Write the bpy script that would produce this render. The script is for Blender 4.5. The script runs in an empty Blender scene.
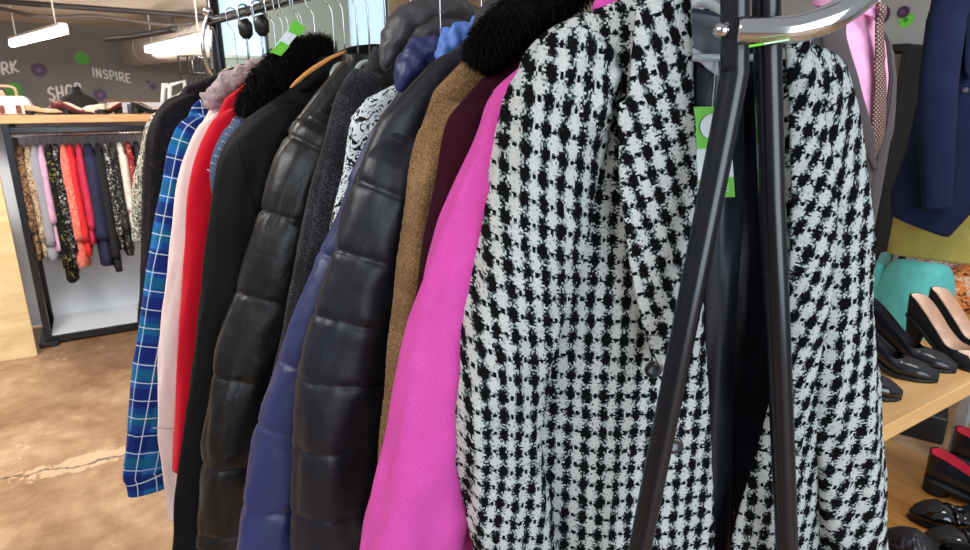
import bpy, bmesh, math, random
from mathutils import Vector, Matrix, noise
random.seed(7)
PI=math.pi
SC=bpy.context.scene
COL=SC.collection
# ---------------------------------------------------------------- camera frame
F=620.0; PITCH=math.radians(15.8); H=1.5; YAW=math.radians(32)
cp,sp=math.cos(PITCH),math.sin(PITCH)
RX,RY=math.cos(YAW),-math.sin(YAW)      # camera right in room axes
FX,FY=math.sin(YAW),math.cos(YAW)       # camera forward (level)
def c2r(x,y): return (x*RX+y*FX, x*RY+y*FY)
EYE=Vector((0,0,H))
def ray(px,py):
    cx=(px-485)/F; cy=(275-py)/F
    a,b=c2r(cx,cp+cy*sp)
    return Vector((a,b,-sp+cy*cp))
def onT(px,py,t): return EYE+ray(px,py)*t
def onZ(px,py,z):
    d=ray(px,py); return EYE+d*((z-H)/d.z)
def onY(px,py,y):
    d=ray(px,py); return EYE+d*(y/d.y)
def onX(px,py,x):
    d=ray(px,py); return EYE+d*(x/d.x)
def nz(x,y,z): return noise.noise(Vector((x,y,z)))
# ---------------------------------------------------------------- materials
def lin(c):
    return tuple((v/12.92 if v<=.04045 else ((v+.055)/1.055)**2.4) for v in c)
def rgb(r,g,b): return lin((r/255,g/255,b/255))+(1.0,)
class NT:
    def __init__(s,name):
        s.m=bpy.data.materials.new(name); s.m.use_nodes=True
        s.t=s.m.node_tree; s.b=s.t.nodes['Principled BSDF']; s.x=0
    def n(s,typ,**kw):
        n=s.t.nodes.new(typ)
        for k,v in kw.items():
            if k.startswith('i_'): n.inputs[int(k[2:])].default_value=v
            else: setattr(n,k,v)
        return n
    def l(s,a,b): s.t.links.new(a,b)
    def math(s,op,a,b=None,c=None):
        n=s.n('ShaderNodeMath',operation=op)
        for i,v in enumerate((a,b,c)):
            if v is None: continue
            if isinstance(v,(int,float)): n.inputs[i].default_value=v
            else: s.l(v,n.inputs[i])
        return n.outputs[0]
    def ramp(s,fac,stops,interp='LINEAR'):
        r=s.n('ShaderNodeValToRGB'); r.color_ramp.interpolation=interp
        e=r.color_ramp.elements
        while len(e)<len(stops): e.new(.5)
        for el,(p,c) in zip(e,stops): el.position=p; el.color=c
        s.l(fac,r.inputs[0]); return r.outputs[0]
    def noise(s,vec,scale,detail=4,rough=.55,dist=0):
        n=s.n('ShaderNodeTexNoise'); n.inputs['Scale'].default_value=scale
        n.inputs['Detail'].default_value=detail; n.inputs['Roughness'].default_value=rough
        n.inputs['Distortion'].default_value=dist
        if vec is not None: s.l(vec,n.inputs['Vector'])
        return n.outputs['Fac']
    def bump(s,h,strength,dist=.002):
        b=s.n('ShaderNodeBump'); b.inputs['Strength'].default_value=strength; b.inputs['Distance'].default_value=dist
        s.l(h,b.inputs['Height']); s.l(b.outputs[0],s.b.inputs['Normal'])
    def uv(s): return s.n('ShaderNodeUVMap').outputs[0]
    def obj(s): return s.n('ShaderNodeTexCoord').outputs['Object']
    def set(s,**k):
        for a,v in k.items(): s.b.inputs[a.replace('_',' ')].default_value=v
def plain(name,c,rough=.6,metal=0,var=.08,scale=30,bump=0,bscale=200,bdist=.001,sheen=0,coat=0,spec=.5):
    m=NT(name); o=m.obj(); f=m.noise(o,scale)
    lo=tuple(v*(1-var*2) for v in c[:3])+(1,); hi=tuple(min(1,v*(1+var*2)) for v in c[:3])+(1,)
    m.l(m.ramp(f,[(.3,lo),(.7,hi)]),m.b.inputs['Base Color'])
    m.set(Roughness=rough,Metallic=metal); m.b.inputs['Sheen Weight'].default_value=sheen
    m.b.inputs['Coat Weight'].default_value=coat; m.b.inputs['Specular IOR Level'].default_value=spec
    if bump: m.bump(m.noise(o,bscale,3),bump,bdist)
    return m.m
def wool(name,c,c2=None,sheen=.3,bump=.6,flk=.5,scale=420):
    m=NT(name); o=m.obj(); f=m.noise(o,scale,3,.7); g=m.noise(o,14,3)
    c2=c2 or tuple(v*(1+flk) for v in c[:3])+(1,)
    a=m.math('ADD',m.math('MULTIPLY',f,.75),m.math('MULTIPLY',g,.25))
    lo=tuple(v*(1-flk) for v in c[:3])+(1,)
    m.l(m.ramp(a,[(.36,lo),(.5,c),(.66,c2)]),m.b.inputs['Base Color'])
    m.set(Roughness=.95); m.b.inputs['Sheen Weight'].default_value=sheen*.4; m.b.inputs['Sheen Roughness'].default_value=.5
    m.b.inputs['Specular IOR Level'].default_value=.15
    m.bump(f,bump,.002); return m.m
def nylon(name,c,rough=.38,wr=.35,spec=.5):
    m=NT(name); o=m.obj(); f=m.noise(o,9,3)
    lo=tuple(v*.8 for v in c[:3])+(1,); hi=tuple(v*1.2 for v in c[:3])+(1,)
    m.l(m.ramp(f,[(.3,lo),(.7,hi)]),m.b.inputs['Base Color'])
    m.set(Roughness=rough); m.b.inputs['Specular IOR Level'].default_value=spec
    m.b.inputs['Sheen Weight'].default_value=.05
    u=m.uv(); mp=m.n('ShaderNodeMapping'); mp.inputs['Scale'].default_value=(38,20,1); m.l(u,mp.inputs['Vector'])
    w=m.noise(mp.outputs[0],1.0,4,.55,.4); fine=m.noise(o,700,2)
    h=m.math('ADD',w,m.math('MULTIPLY',fine,.06))
    m.bump(h,wr*.9,.007); return m.m
def glowmat(name,c,strength):
    m=NT(name); m.b.inputs['Base Color'].default_value=c
    m.b.inputs['Emission Color'].default_value=c; m.b.inputs['Emission Strength'].default_value=strength
    return m.m
def uvxy(m):
    sx=m.n('ShaderNodeSeparateXYZ'); m.l(m.uv(),sx.inputs[0]); return sx.outputs[0],sx.outputs[1]
def tweed():
    m=NT('black and white tweed'); u=m.uv()
    nd=m.n('ShaderNodeTexNoise'); nd.inputs['Scale'].default_value=28; nd.inputs['Detail'].default_value=1; m.l(u,nd.inputs['Vector'])
    sub=m.n('ShaderNodeVectorMath',operation='MULTIPLY_ADD'); m.l(nd.outputs['Color'],sub.inputs[0]); sub.inputs[1].default_value=(.008,.006,0); m.l(u,sub.inputs[2])
    sn=m.n('ShaderNodeVectorMath',operation='SNAP'); m.l(sub.outputs[0],sn.inputs[0]); sn.inputs[1].default_value=(.0021,.0024,1)
    sx=m.n('ShaderNodeSeparateXYZ'); m.l(sn.outputs[0],sx.inputs[0])
    P=2*PI/.0232; Q=2*PI/.0290
    cu=m.math('COSINE',m.math('MULTIPLY',sx.outputs[0],P)); cv=m.math('COSINE',m.math('MULTIPLY',sx.outputs[1],Q))
    n1=m.math('SUBTRACT',m.noise(sn.outputs[0],230,2,.7),.5)
    n2=m.math('SUBTRACT',m.noise(u,900,2,.7),.5)
    # dark fleck inside each pale check, pale flecks inside each dark one
    fl=m.math('MAXIMUM',0,m.math('SUBTRACT',m.math('MULTIPLY',cu,m.math('MULTIPLY',cv,-1)),.62))
    n3=m.math('SUBTRACT',m.noise(sn.outputs[0],420,1,.6),.5)
    dk=m.math('SUBTRACT',.5,m.math('MULTIPLY',cu,.5))
    a=m.math('ADD',m.math('MULTIPLY',cu,.58),m.math('MULTIPLY',cv,m.math('ADD',.08,m.math('MULTIPLY',dk,.40))))
    a=m.math('SUBTRACT',a,m.math('MULTIPLY',m.math('MULTIPLY',fl,m.math('GREATER_THAN',cu,0)),4.5))
    a=m.math('ADD',a,m.math('MULTIPLY',n1,1.9)); a=m.math('ADD',a,m.math('MULTIPLY',n3,2.3)); a=m.math('ADD',a,m.math('MULTIPLY',n2,.5))
    a=m.math('ADD',m.math('MULTIPLY',a,.5),.515)
    col=m.ramp(a,[(.34,rgb(10,10,13)),(.43,rgb(34,37,42)),(.50,rgb(140,158,160)),(.60,rgb(226,236,236)),(.95,rgb(250,250,246))])
    m.l(col,m.b.inputs['Base Color']); m.set(Roughness=.95); m.b.inputs['Specular IOR Level'].default_value=.15
    h=m.math('ADD',m.math('MULTIPLY',n1,1.0),m.math('ADD',m.math('MULTIPLY',n2,.8),m.math('MULTIPLY',a,.8)))
    m.bump(h,.9,.006); return m.m
def plaid():
    m=NT('blue plaid flannel'); x,y=uvxy(m)
    def band(v,per,off,w,soft=.04):
        q=m.math('FRACT',m.math('ADD',m.math('DIVIDE',v,per),off))
        d=m.math('ABSOLUTE',m.math('SUBTRACT',q,.5))
        return m.math('SUBTRACT',1,m.math('SMOOTHSTEP',d,w,w+soft) if False else m.math('MINIMUM',1,m.math('MAXIMUM',0,m.math('DIVIDE',m.math('SUBTRACT',d,w),soft))))
    per=.105
    def mix(a,b,f,mode='MIX'):
        n=m.n('ShaderNodeMix',data_type='RGBA',blend_type=mode); m.l(f,n.inputs[0])
        for i,v in ((6,a),(7,b)):
            if isinstance(v,tuple): n.inputs[i].default_value=v
            else: m.l(v,n.inputs[i])
        return n.outputs[2]
    c=mix(rgb(26,98,160),rgb(16,30,104),m.math('MULTIPLY',band(x,per,.2,.22),.75))
    c=mix(c,rgb(16,26,96),m.math('MULTIPLY',band(y,per*1.25,.1,.20),.8))
    c=mix(c,rgb(12,96,120),m.math('MULTIPLY',band(y,per*1.25,.62,.10),.6))
    c=mix(c,rgb(225,235,245),m.math('MULTIPLY',band(x,per*.40,.02,.014,.02),.7))
    c=mix(c,rgb(225,235,245),m.math('MULTIPLY',band(y,per*.50,.35,.012,.02),.7))
    m.l(c,m.b.inputs['Base Color']); m.set(Roughness=.9); m.b.inputs['Specular IOR Level'].default_value=.2
    m.bump(m.noise(m.obj(),500,2),.3,.001); return m.m
def blotch(name,stops,scale=60,dist=2,rough=.9,uvs=False):
    m=NT(name); o=m.uv() if uvs else m.obj()
    f=m.noise(o,scale,3,.6,dist); m.l(m.ramp(f,stops,'CONSTANT'),m.b.inputs['Base Color']); m.set(Roughness=rough)
    m.b.inputs['Specular IOR Level'].default_value=.2
    m.bump(m.noise(o,400,2),.4,.002); return m.m
def wood(name,c1,c2,rough=.4,scale=(3,40,40),coat=.2):
    m=NT(name); mp=m.n('ShaderNodeMapping'); mp.inputs['Scale'].default_value=scale; m.l(m.obj(),mp.inputs['Vector'])
    f=m.noise(mp.outputs[0],1,5,.6,.6); m.l(m.ramp(f,[(.3,c1),(.7,c2)]),m.b.inputs['Base Color'])
    m.set(Roughness=rough); m.b.inputs['Coat Weight'].default_value=coat; m.b.inputs['Coat Roughness'].default_value=.3
    m.bump(f,.08,.001); return m.m
def checks(name,c1,c2,su,sv,rough=.6,th=.0):
    m=NT(name); x,y=uvxy(m)
    a=m.math('MULTIPLY',m.math('SINE',m.math('MULTIPLY',x,2*PI/su)),m.math('SINE',m.math('MULTIPLY',y,2*PI/sv)))
    m.l(m.ramp(m.math('ADD',m.math('MULTIPLY',a,.5),.5),[(.5+th,c1),(.55+th,c2)]),m.b.inputs['Base Color'])
    m.set(Roughness=rough); m.bump(a,.5,.002); return m.m
# ---------------------------------------------------------------- mesh helpers
def make(name,verts,faces,mat,parent=None,uvs=None,smooth=True,mats=None,fmat=None):
    me=bpy.data.meshes.new(name); me.from_pydata([tuple(v) for v in verts],[],faces)
    if uvs is not None:
        ul=me.uv_layers.new(name='UVMap')
        for lp in me.loops: ul.data[lp.index].uv=uvs[lp.vertex_index]
    for mm in (mats or [mat]): me.materials.append(mm)
    if fmat:
        for p,i in zip(me.polygons,fmat): p.material_index=i
    if smooth:
        for p in me.polygons: p.use_smooth=True
    bm=bmesh.new(); bm.from_mesh(me); bmesh.ops.recalc_face_normals(bm,faces=bm.faces); bm.to_mesh(me); bm.free()
    o=bpy.data.objects.new(name,me); COL.objects.link(o)
    if parent: o.parent=parent
    return o
def info(o,label,cat,group=None):
    o['label']=label; o['category']=cat
    if group: o['group']=group
    return o
def empty(name,loc,rz=0,label=None,cat=None,group=None):
    o=bpy.data.objects.new(name,None); COL.objects.link(o); o.location=loc; o.rotation_euler=(0,0,rz); o.empty_display_size=.05
    if label: info(o,label,cat,group)
    return o
def struct(o): o['kind']='structure'; return o
class MB:
    """collects shapes into one mesh"""
    def __init__(s): s.v=[];s.f=[];s.uv=[]
    def add(s,v,f,uv=None):
        b=len(s.v); s.v+= [Vector(p) for p in v]; s.f+=[tuple(i+b for i in q) for q in f]
        s.uv+= uv if uv else [(p[0],p[2]) for p in v]
    def box(s,c,d,bev=0,rot=None):
        bm=bmesh.new(); bmesh.ops.create_cube(bm,size=1)
        for v in bm.verts: v.co=Vector((v.co.x*d[0],v.co.y*d[1],v.co.z*d[2]))
        if bev: bmesh.ops.bevel(bm,geom=bm.edges[:],offset=bev,segments=2,affect='EDGES',profile=.5)
        if rot is not None: bmesh.ops.transform(bm,matrix=rot,verts=bm.verts)
        bm.verts.index_update()
        s.add([v.co+Vector(c) for v in bm.verts],[[v.index for v in f.verts] for f in bm.faces]); bm.free(); return s
    def loft(s,rings,closed=True,cap=True,uv=None):
        n=len(rings[0]); v=[p for r in rings for p in r]; f=[]
        for i in range(len(rings)-1):
            for j in range(n if closed else n-1):
                k=(j+1)%n; f.append((i*n+j,i*n+k,(i+1)*n+k,(i+1)*n+j))
        if cap and closed:
            f.append(tuple(range(n))); f.append(tuple((len(rings)-1)*n+j for j in range(n)))
        s.add(v,f,uv); return s
    def tube(s,pts,r,n=12,cap=True):
        pts=[Vector(p) for p in pts]; rings=[];uv=[]; up=None; L=0
        rr=r if isinstance(r,(list,tuple)) else [r]*len(pts)
        for i,p in enumerate(pts):
            t=(pts[min(i+1,len(pts)-1)]-pts[max(i-1,0)]).normalized()
            if up is None:
                up=t.orthogonal().normalized()
            up=(up-t*up.dot(t)).normalized(); b=t.cross(up)
            if i: L+=(p-pts[i-1]).length
            rings.append([p+(up*math.cos(a)+b*math.sin(a))*rr[i] for a in [2*PI*j/n for j in range(n)]])
            uv+=[(j/n*2*PI*rr[i],L) for j in range(n)]
        return s.loft(rings,True,cap,uv)
    def grid(s,rows,uv=None): return s.loft(rows,False,False,uv)
    def lathe(s,prof,c,n=24):
        rings=[[Vector((c[0]+r*math.cos(2*PI*j/n),c[1]+r*math.sin(2*PI*j/n),c[2]+z)) for j in range(n)] for r,z in prof]
        return s.loft(rings)
    def build(s,name,mat,parent=None,smooth=True,sub=0,solid=0,auto=False,bevel=0):
        o=make(name,s.v,s.f,mat,parent,s.uv,smooth)
        if solid:
            m=o.modifiers.new('solid','SOLIDIFY'); m.thickness=solid; m.offset=0
        if bevel:
            m=o.modifiers.new('bevel','BEVEL'); m.width=bevel; m.segments=2
        if sub:
            m=o.modifiers.new('sub','SUBSURF'); m.levels=sub; m.render_levels=sub
        if auto and smooth:
            for p in o.data.polygons: p.use_smooth=True
            o.data.set_sharp_from_angle(angle=math.radians(35))
        return o
def spline(pts,m=8):
    """Catmull-Rom through pts (tuples of any dimension)"""
    out=[]; n=len(pts)
    for i in range(n-1):
        p0=pts[max(i-1,0)];p1=pts[i];p2=pts[i+1];p3=pts[min(i+2,n-1)]
        for k in range(m):
            t=k/m
            out.append(tuple(.5*((2*b)+(-a+c)*t+(2*a-5*b+4*c-d)*t*t+(-a+3*b-3*c+d)*t**3) for a,b,c,d in zip(p0,p1,p2,p3)))
    out.append(tuple(pts[-1])); return out
def lerp(xs,ys,x):
    if x<=xs[0]: return ys[0]
    for i in range(len(xs)-1):
        if x<=xs[i+1]:
            t=(x-xs[i])/(xs[i+1]-xs[i]+1e-9); return ys[i]+(ys[i+1]-ys[i])*t
    return ys[-1]
# ---------------------------------------------------------------- rack rail and garment planes
RAILZ=1.75
def rail(k): return c2r(.31-.66*k,.82+.75*k)
class Plane:
    """vertical plane of a hanging garment: s across, z up, n away from the camera"""
    def __init__(g,k,deg,P=None):
        g.P=P or rail(k); g.a=math.radians(deg)-YAW
        g.w=Vector((math.cos(g.a),math.sin(g.a),0)); g.n=Vector((-g.w.y,g.w.x,0)); g.O=Vector((g.P[0],g.P[1],0))
    def sz(g,px,py,n=0):
        d=ray(px,py); t=(g.n.dot(g.O-EYE)+n)/g.n.dot(d); X=EYE+d*t
        return ((X-g.O).dot(g.w),X.z)
    def world(g,s,n,z): return g.O+g.w*s+g.n*n+Vector((0,0,z))
    def cx(g): return g.w,g.n
# ---------------------------------------------------------------- garments
def quilt(arc,seams,depth=.30,w=.006):
    d=min(abs(arc-q) for q in seams); return 1-depth*math.exp(-d/w)+.035*min(1,d/.05)
def sleeve_mesh(name,mat,root,zb,path,rs,rn,n0=-.02,seams=None,fold=.006,side=1,lo=False,seed=0,fine=0,qd=.30,puck=.010,pinch=1.0,planar=False):
    """path: outer silhouette (s,z) from the shoulder down; the tube lies inside it"""
    P=spline(path,4 if lo else 10); out=[];arc=0;L=[0]
    for i in range(1,len(P)): L.append(L[-1]+math.hypot(P[i][0]-P[i-1][0],P[i][1]-P[i-1][1]))
    tot=L[-1]; N=14 if lo else max(60,int(tot/.0048)); M=10 if lo else 40
    rings=[];uv=[]
    for i in range(N+1):
        a=tot*i/N; s=lerp(L,[p[0] for p in P],a); z=lerp(L,[p[1] for p in P],a)
        e=tot*.012; s1=lerp(L,[p[0] for p in P],min(tot,a+e)); z1=lerp(L,[p[1] for p in P],min(tot,a+e))
        s0=lerp(L,[p[0] for p in P],max(0,a-e)); z0=lerp(L,[p[1] for p in P],max(0,a-e))
        tx,tz=s1-s0,z1-z0; l=math.hypot(tx,tz) or 1; tx/=l;tz/=l
        nx,nzv=-tz,tx     # inward (towards +s when going down)
        if nx<0: nx,nzv=-nx,-nzv
        t=i/N; q=quilt(a,seams,qd) if seams else 1
        capf=min(1,.35+.65*math.sqrt(min(1,a/.07)))
        R1=lerp([0,.35,.75,1],[rs*1.0,rs,rs*.93,rs*.86],t); R2=lerp([0,.35,.75,1],[rn,rn*.97,rn*.9,rn*.86],t)
        cs,cz=s+nx*R1,z+nzv*R1
        ring=[]
        for j in range(M):
            f=2*PI*j/M; co,si=math.cos(f),math.sin(f)
            x=-co; y=si   # x=-1 : outer side
            w=fold*(nz(math.cos(f)*1.6+seed*3.1,math.sin(f)*1.6,a*3.2+seed)*1.6)+fold*.8*nz(seed*7+math.cos(f)*3,math.sin(f)*3,a*9)
            if seams:
                d=min(abs(a-qq) for qq in seams)
                w+=puck*math.exp(-d/.03)*nz(f*3.2*rs*55/ (rs*55),seed+a*6,d*20+3)*.8
            if fine: w+=fine*nz(f*rs*260,a*260,seed)
            k=q*capf
            ring.append(Vector((side*(cs+nx*x*(R1*(1-(1-k)*(1 if x>0 else pinch*.6)) + w)), n0+y*(R2*k+w)+0.0, cz+nzv*x*(R1*k+w)-zb)))
            dl=(f-1.5*PI+PI)%(2*PI)-PI
            uv.append((ring[-1].x+.012*math.sin(ring[-1].z*9), ring[-1].z+.02*x) if planar else (f*(R1+R2)/2,a))
        rings.append(ring)
    # cuff turned inside
    last=rings[-1]; c=sum(last,Vector())/M; pv=rings[-2]; dirv=(c-sum(pv,Vector())/M).normalized()
    for k,d in ((.90,.0),(.85,-.03),(.80,-.06)):
        rings.append([c+(p-c)*k+dirv*d for p in last]); uv+=[(2*PI*j/M*rs,tot+(1-k)) for j in range(M)]
    b=MB(); b.loft(rings,True,True,uv); return b.build(name,mat,root)
def body_mesh(name,mat,root,zb,prof,thick=.034,seams=None,fold=.010,lo=False,seed=0,hem=True,cz=None,fine=0,neckn=.0,qd=.2):
    """prof: rows (z, half width, half thickness) from collar to hem"""
    zs=[-p[0] for p in prof]; N=16 if lo else 90; M=16 if lo else 72
    z0,z1=prof[0][0],prof[-1][0]; rings=[];uv=[]
    for i in range(N+1):
        t=i/N; t=t**1.25 if not lo else t
        z=z0+(z1-z0)*t
        A=lerp(zs,[p[1] for p in prof],-z); B=lerp(zs,[p[2] for p in prof],-z)
        q=quilt(z0-z,[z0-v for v in seams],qd) if seams else 1
        ring=[]
        for j in range(M):
            f=2*PI*j/M; co,si=math.cos(f),math.sin(f)
            x=math.copysign(abs(co)**.75,co)*A; y=math.copysign(abs(si)**.7,si)*B*q
            amp=fold*min(1,.2+(z0-z)*1.6)
            w=amp*nz(x*9+seed*5,z*1.3,seed*2.7+si*.6)*1.3
            if fine: w+=fine*nz(x*260,z*260,seed+si)
            ring.append(Vector((x,y+ (w if si>0 else w),z-zb))); uv.append((x,z))
        rings.append(ring)
    last=rings[-1]
    for k,d in ((.93,0),(.9,.03)):
        rings.append([Vector((p.x*.985,p.y*k,p.z+d)) for p in last]); uv+=[(p.x,z1-d) for p in last]
    b=MB(); b.loft(rings,True,True,uv); return b.build(name,mat,root)
def roll(name,mat,root,g,zb,pts,r,n0=0,seed=0,amp=.15,flat=.8,m=7,M=20,freq=22):
    """soft rolled part (collar, hood rim) along photo points given as (px,py[,n])"""
    q=[]
    for p in pts:
        n=p[2] if len(p)>2 else n0
        s,z=g.sz(p[0],p[1],n); q.append((s,n,z-zb))
    q=spline(q,m); rr=r if isinstance(r,(list,tuple)) else [r]*2
    b=MB(); rad=[]
    for i in range(len(q)):
        t=i/(len(q)-1); R=lerp([k/(len(rr)-1) for k in range(len(rr))],list(rr),t)
        R*=math.sqrt(max(.06,1-abs(2*t-1)**6)); rad.append(R)
    b.tube(q,rad,M)
    for i,v in enumerate(b.v):
        c=Vector(q[min(i//M,len(q)-1)]); d=(v-c); k=1+amp*1.6*nz(v.x*freq+seed,v.y*freq,v.z*freq)
        d=Vector((d.x,d.y*flat,d.z)); b.v[i]=c+d*k
    return b.build(name,mat,root), q, rad
def fur(b,q,rad,count,length,rng,flat=.8,droop=.4):
    """tufts of tapering hair on a roll"""
    for _ in range(count):
        i=rng.randrange(0,len(q)-1); t=rng.random(); c=Vector(q[i]).lerp(Vector(q[i+1]),t); R=rad[i]*(1-t)+rad[i+1]*t
        ax=(Vector(q[i+1])-Vector(q[i])).normalized(); up=ax.orthogonal().normalized(); bi=ax.cross(up); f=rng.random()*2*PI
        d=(up*math.cos(f)+bi*math.sin(f)); d.y*=flat
        p=c+d*R*.92; L=length*(.6+.8*rng.random()); dr=(d+Vector((rng.gauss(0,.5),rng.gauss(0,.4),rng.gauss(0,.5)-droop))).normalized()
        sd=dr.orthogonal().normalized()*.0013; md=p+dr*L*.55; tp=p+(dr+Vector((0,0,-.5))).normalized()*L
        b.add([p-sd,p+sd,md+sd*.7,md-sd*.7,tp],[(0,1,2,3),(3,2,4)])
HANG=[]
def hanger(g,label,mat,zc=1.625,span=.17,kind='wire',group='hangers on the clothes rail',lo=False,rz=None,drop=.105):
    z0=rz or RAILZ
    root=empty('clothes_hanger',(g.P[0],g.P[1],zc-.11),g.a,label,'hanger',group); zb=zc-.11
    hk=[(.014,-.002)]
    pts=[]
    for i in range(13):
        a=-.25*PI+ (1.35*PI)*i/12
        pts.append((.019*math.cos(a)-.002, 0, z0+.002+.019*math.sin(a)-zb))
    pts=pts+[(-.016,0,z0-.03-zb),(0,0,z0-.05-zb),(0,0,zc-.005-zb)]
    b=MB(); b.tube(spline(pts,2),.0016 if kind=='wire' else .002,8); b.build('hook',M_CHROME,root)
    r=.0028 if kind=='wire' else .006
    b=MB(); b.tube(spline([(-span,0,zc-drop-zb),(-span*.6,0,zc-drop*.62-zb),(-.03,0,zc-.016-zb),(0,0,zc-.004-zb),(.03,0,zc-.016-zb),(span*.6,0,zc-drop*.62-zb),(span,0,zc-drop-zb)],5),r,8); b.build('shoulder_bar',mat,root)
    b=MB(); b.tube([(-span*.97,0,zc-drop-.002-zb),(0,0,zc-drop-.002-zb),(span*.97,0,zc-drop-.002-zb)],r*.8,8); b.build('trouser_bar',mat,root)
    return root
# shared materials
M_CHROME=plain('chrome',(.75,.76,.78,1),.12,1,.02)
M_BLACKTUBE=plain('black powder coated tube',rgb(8,13,22),.24,0,.05,spec=.6)
M_CLEAR=NT('clear plastic'); M_CLEAR.set(Roughness=.1); M_CLEAR.b.inputs['Base Color'].default_value=(.85,.93,.95,1); M_CLEAR.b.inputs['Transmission Weight'].default_value=.55; M_CLEAR=M_CLEAR.m
M_BLACKPL=plain('black plastic',rgb(20,20,22),.4)
M_WHITEPL=plain('white plastic',rgb(225,228,230),.4)
M_TWEED=tweed()
M_TWCORE=M_TWEED
M_SATIN=plain('navy satin lining',rgb(27,31,47),.34,0,.1,12,spec=.5,sheen=.05)
M_PINK=wool('magenta pink wool',rgb(206,74,164),rgb(220,92,180),.25,.25,.10,600)
M_MAROON=wool('deep maroon wool',rgb(46,8,24),rgb(60,12,32),.0,.3,.2)
M_BROWN=wool('tan brown wool tweed',rgb(122,92,62),rgb(176,142,100),.3,.8,.42,330)
M_DNAVY=nylon('dark navy nylon',rgb(15,18,31),.40,.22)
M_NAVY=nylon('navy blue nylon',rgb(43,48,96),.40,.30)
M_BLUELINE=nylon('sky blue hood lining',rgb(98,140,226),.5,.3)
M_CHAR=wool('charcoal wool boucle',rgb(30,31,36),rgb(84,85,92),.3,1.0,.5,300)
M_BPUFF=nylon('black nylon',rgb(15,13,14),.36,.34,.5)
M_GREYHOOD=nylon('dark grey hood nylon',rgb(66,63,66),.40,.3)
M_BLACK=plain('matt black softshell',rgb(8,8,11),.7,0,.08,20,.2,500,.0006,spec=.18)
M_ORANGE=wool('orange lining',rgb(214,150,84),None,.2,.3,.1)
M_FUR=plain('black fur',rgb(8,7,8),.8,0,.1,40,spec=.12)
M_DENIM=checks('blue denim',rgb(44,62,92),rgb(80,104,140),.0028,.0028,.85)
M_RED=wool('bright red wool',rgb(188,8,34),rgb(208,18,46),.25,.2,.08,600)
M_PPINK=wool('pale pink fleece',rgb(222,200,196),rgb(234,214,208),.3,.3,.06,500)
M_FLEECE=wool('grey mauve fleece',rgb(168,148,152),rgb(204,186,188),.4,1.2,.25,120)
M_PLAID=plaid()
M_DARK=blotch('dark brown coat cloth',[(0,rgb(20,18,22)),(.55,rgb(34,26,30)),(.66,rgb(58,34,36))],70,1)
M_BOUCLE=blotch('black and cream boucle',[(0,rgb(24,24,24)),(.44,rgb(120,115,104)),(.54,rgb(206,200,184))],160,1)
M_ANIMAL=blotch('black and white print',[(0,rgb(14,14,16)),(.45,rgb(222,232,238)),(.64,rgb(20,20,24))],32,3.5,.6)
M_LABEL=plain('white woven label',rgb(214,212,222),.6)
M_GREEN=plain('green tag card',rgb(112,205,52),.5,0,.02)
M_WHITE=plain('white card',rgb(232,240,244),.5,0,.02)
M_METALBTN=plain('dark silver button',rgb(70,70,74),.3,.8)

def seams_on(path,zs):
    """arc lengths on a silhouette at given heights"""
    P=spline(path,10); L=[0]
    for i in range(1,len(P)): L.append(L[-1]+math.hypot(P[i][0]-P[i-1][0],P[i][1]-P[i-1][1]))
    return [lerp([-p[1] for p in P],L,-z) for z in zs]
def coat(name,label,cat,k,deg,pts,mat,zhem,zcuff=None,rs=.066,rn=.047,thick=.034,fold=.010,sfold=.006,seam_px=None,fine=0,
         collar=None,ext=None,group='garments on the near clothes rail',seed=0,hang='wire',hlabel=None,flare=.30,sl_start=2,bodyw=None,qd=.30,ztop=None,neck=.03):
    g=Plane(k,deg)
    out=[g.sz(*p) for p in pts]
    if ext: out+=ext
    zt=ztop or max(1.60,out[0][1])
    zc=zt
    root=empty(name,(g.P[0],g.P[1],zhem),g.a,label,cat,group)
    # body rings
    tip=out[sl_start]
    prof=[(zt,neck*.9,.026)]
    for q in out[:sl_start+1]:
        if q[1]<zt-.008: prof.append((q[1],max(neck,min(-q[0]-.004,.25)),thick*.9))
    tw=prof[-1][1]
    prof.append((tip[1]-.12,tw-.03,thick*1.05)); prof.append((zhem+ (tip[1]-.12-zhem)*.5,(tw+flare)/2-.02,thick*1.1)); prof.append((zhem,flare,thick*1.2))
    bseams=None
    sp_=[(min(-.10,out[sl_start-1][0]+.0),out[sl_start-1][1])]+out[sl_start:]
    sp_=[p for p in sp_]
    if zcuff is not None: sp_=[p for p in sp_ if p[1]>zcuff+.02]+[(sp_[-1][0] if sp_[-1][1]>zcuff else lerp([-p[1] for p in out],[p[0] for p in out],-zcuff),zcuff)]
    ss=None
    if seam_px:
        zs=[g.sz(*p)[1] for p in seam_px]; ss=seams_on(sp_,zs); bseams=[v for v in zs if v<tip[1]-.10] or None
    body_mesh('body',mat,root,zhem,prof,seams=bseams,fold=fold,seed=seed,fine=fine)
    sleeve_mesh('sleeve',mat,root,zhem,sp_,rs,rn,-.022,ss,sfold,1,False,seed,fine,qd)
    sleeve_mesh('sleeve',mat,root,zhem,sp_,rs,rn,-.010,ss,sfold,-1,False,seed+9,fine,qd)
    if hang: hanger(g,hlabel,M_WHITEPL if hang=='white' else M_CLEAR if hang=='clear' else M_BLACKPL if hang=='black' else M_CHROME,min(zt-.02,1.60),.11,hang,drop=.12)
    return g,root,out
rng=random.Random(3)
def furroll(name,root,g,zb,pts,r,count,length,mat,n0=-.03,seed=0,flat=.8,label=None):
    o,q,rad=roll(name,mat,root,g,zb,pts,r,n0,seed,.12,flat)
    me=o.data; b=MB(); b.v=[v.co.copy() for v in me.vertices]; b.f=[tuple(p.vertices) for p in me.polygons]; b.uv=[(v.co.x,v.co.z) for v in me.vertices]
    fur(b,q,rad,count,length,rng,flat)
    bpy.data.objects.remove(o); o=b.build(name,mat,root)
    if label: o['label']=label
    return o
G1='garments on the near clothes rail'
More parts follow.
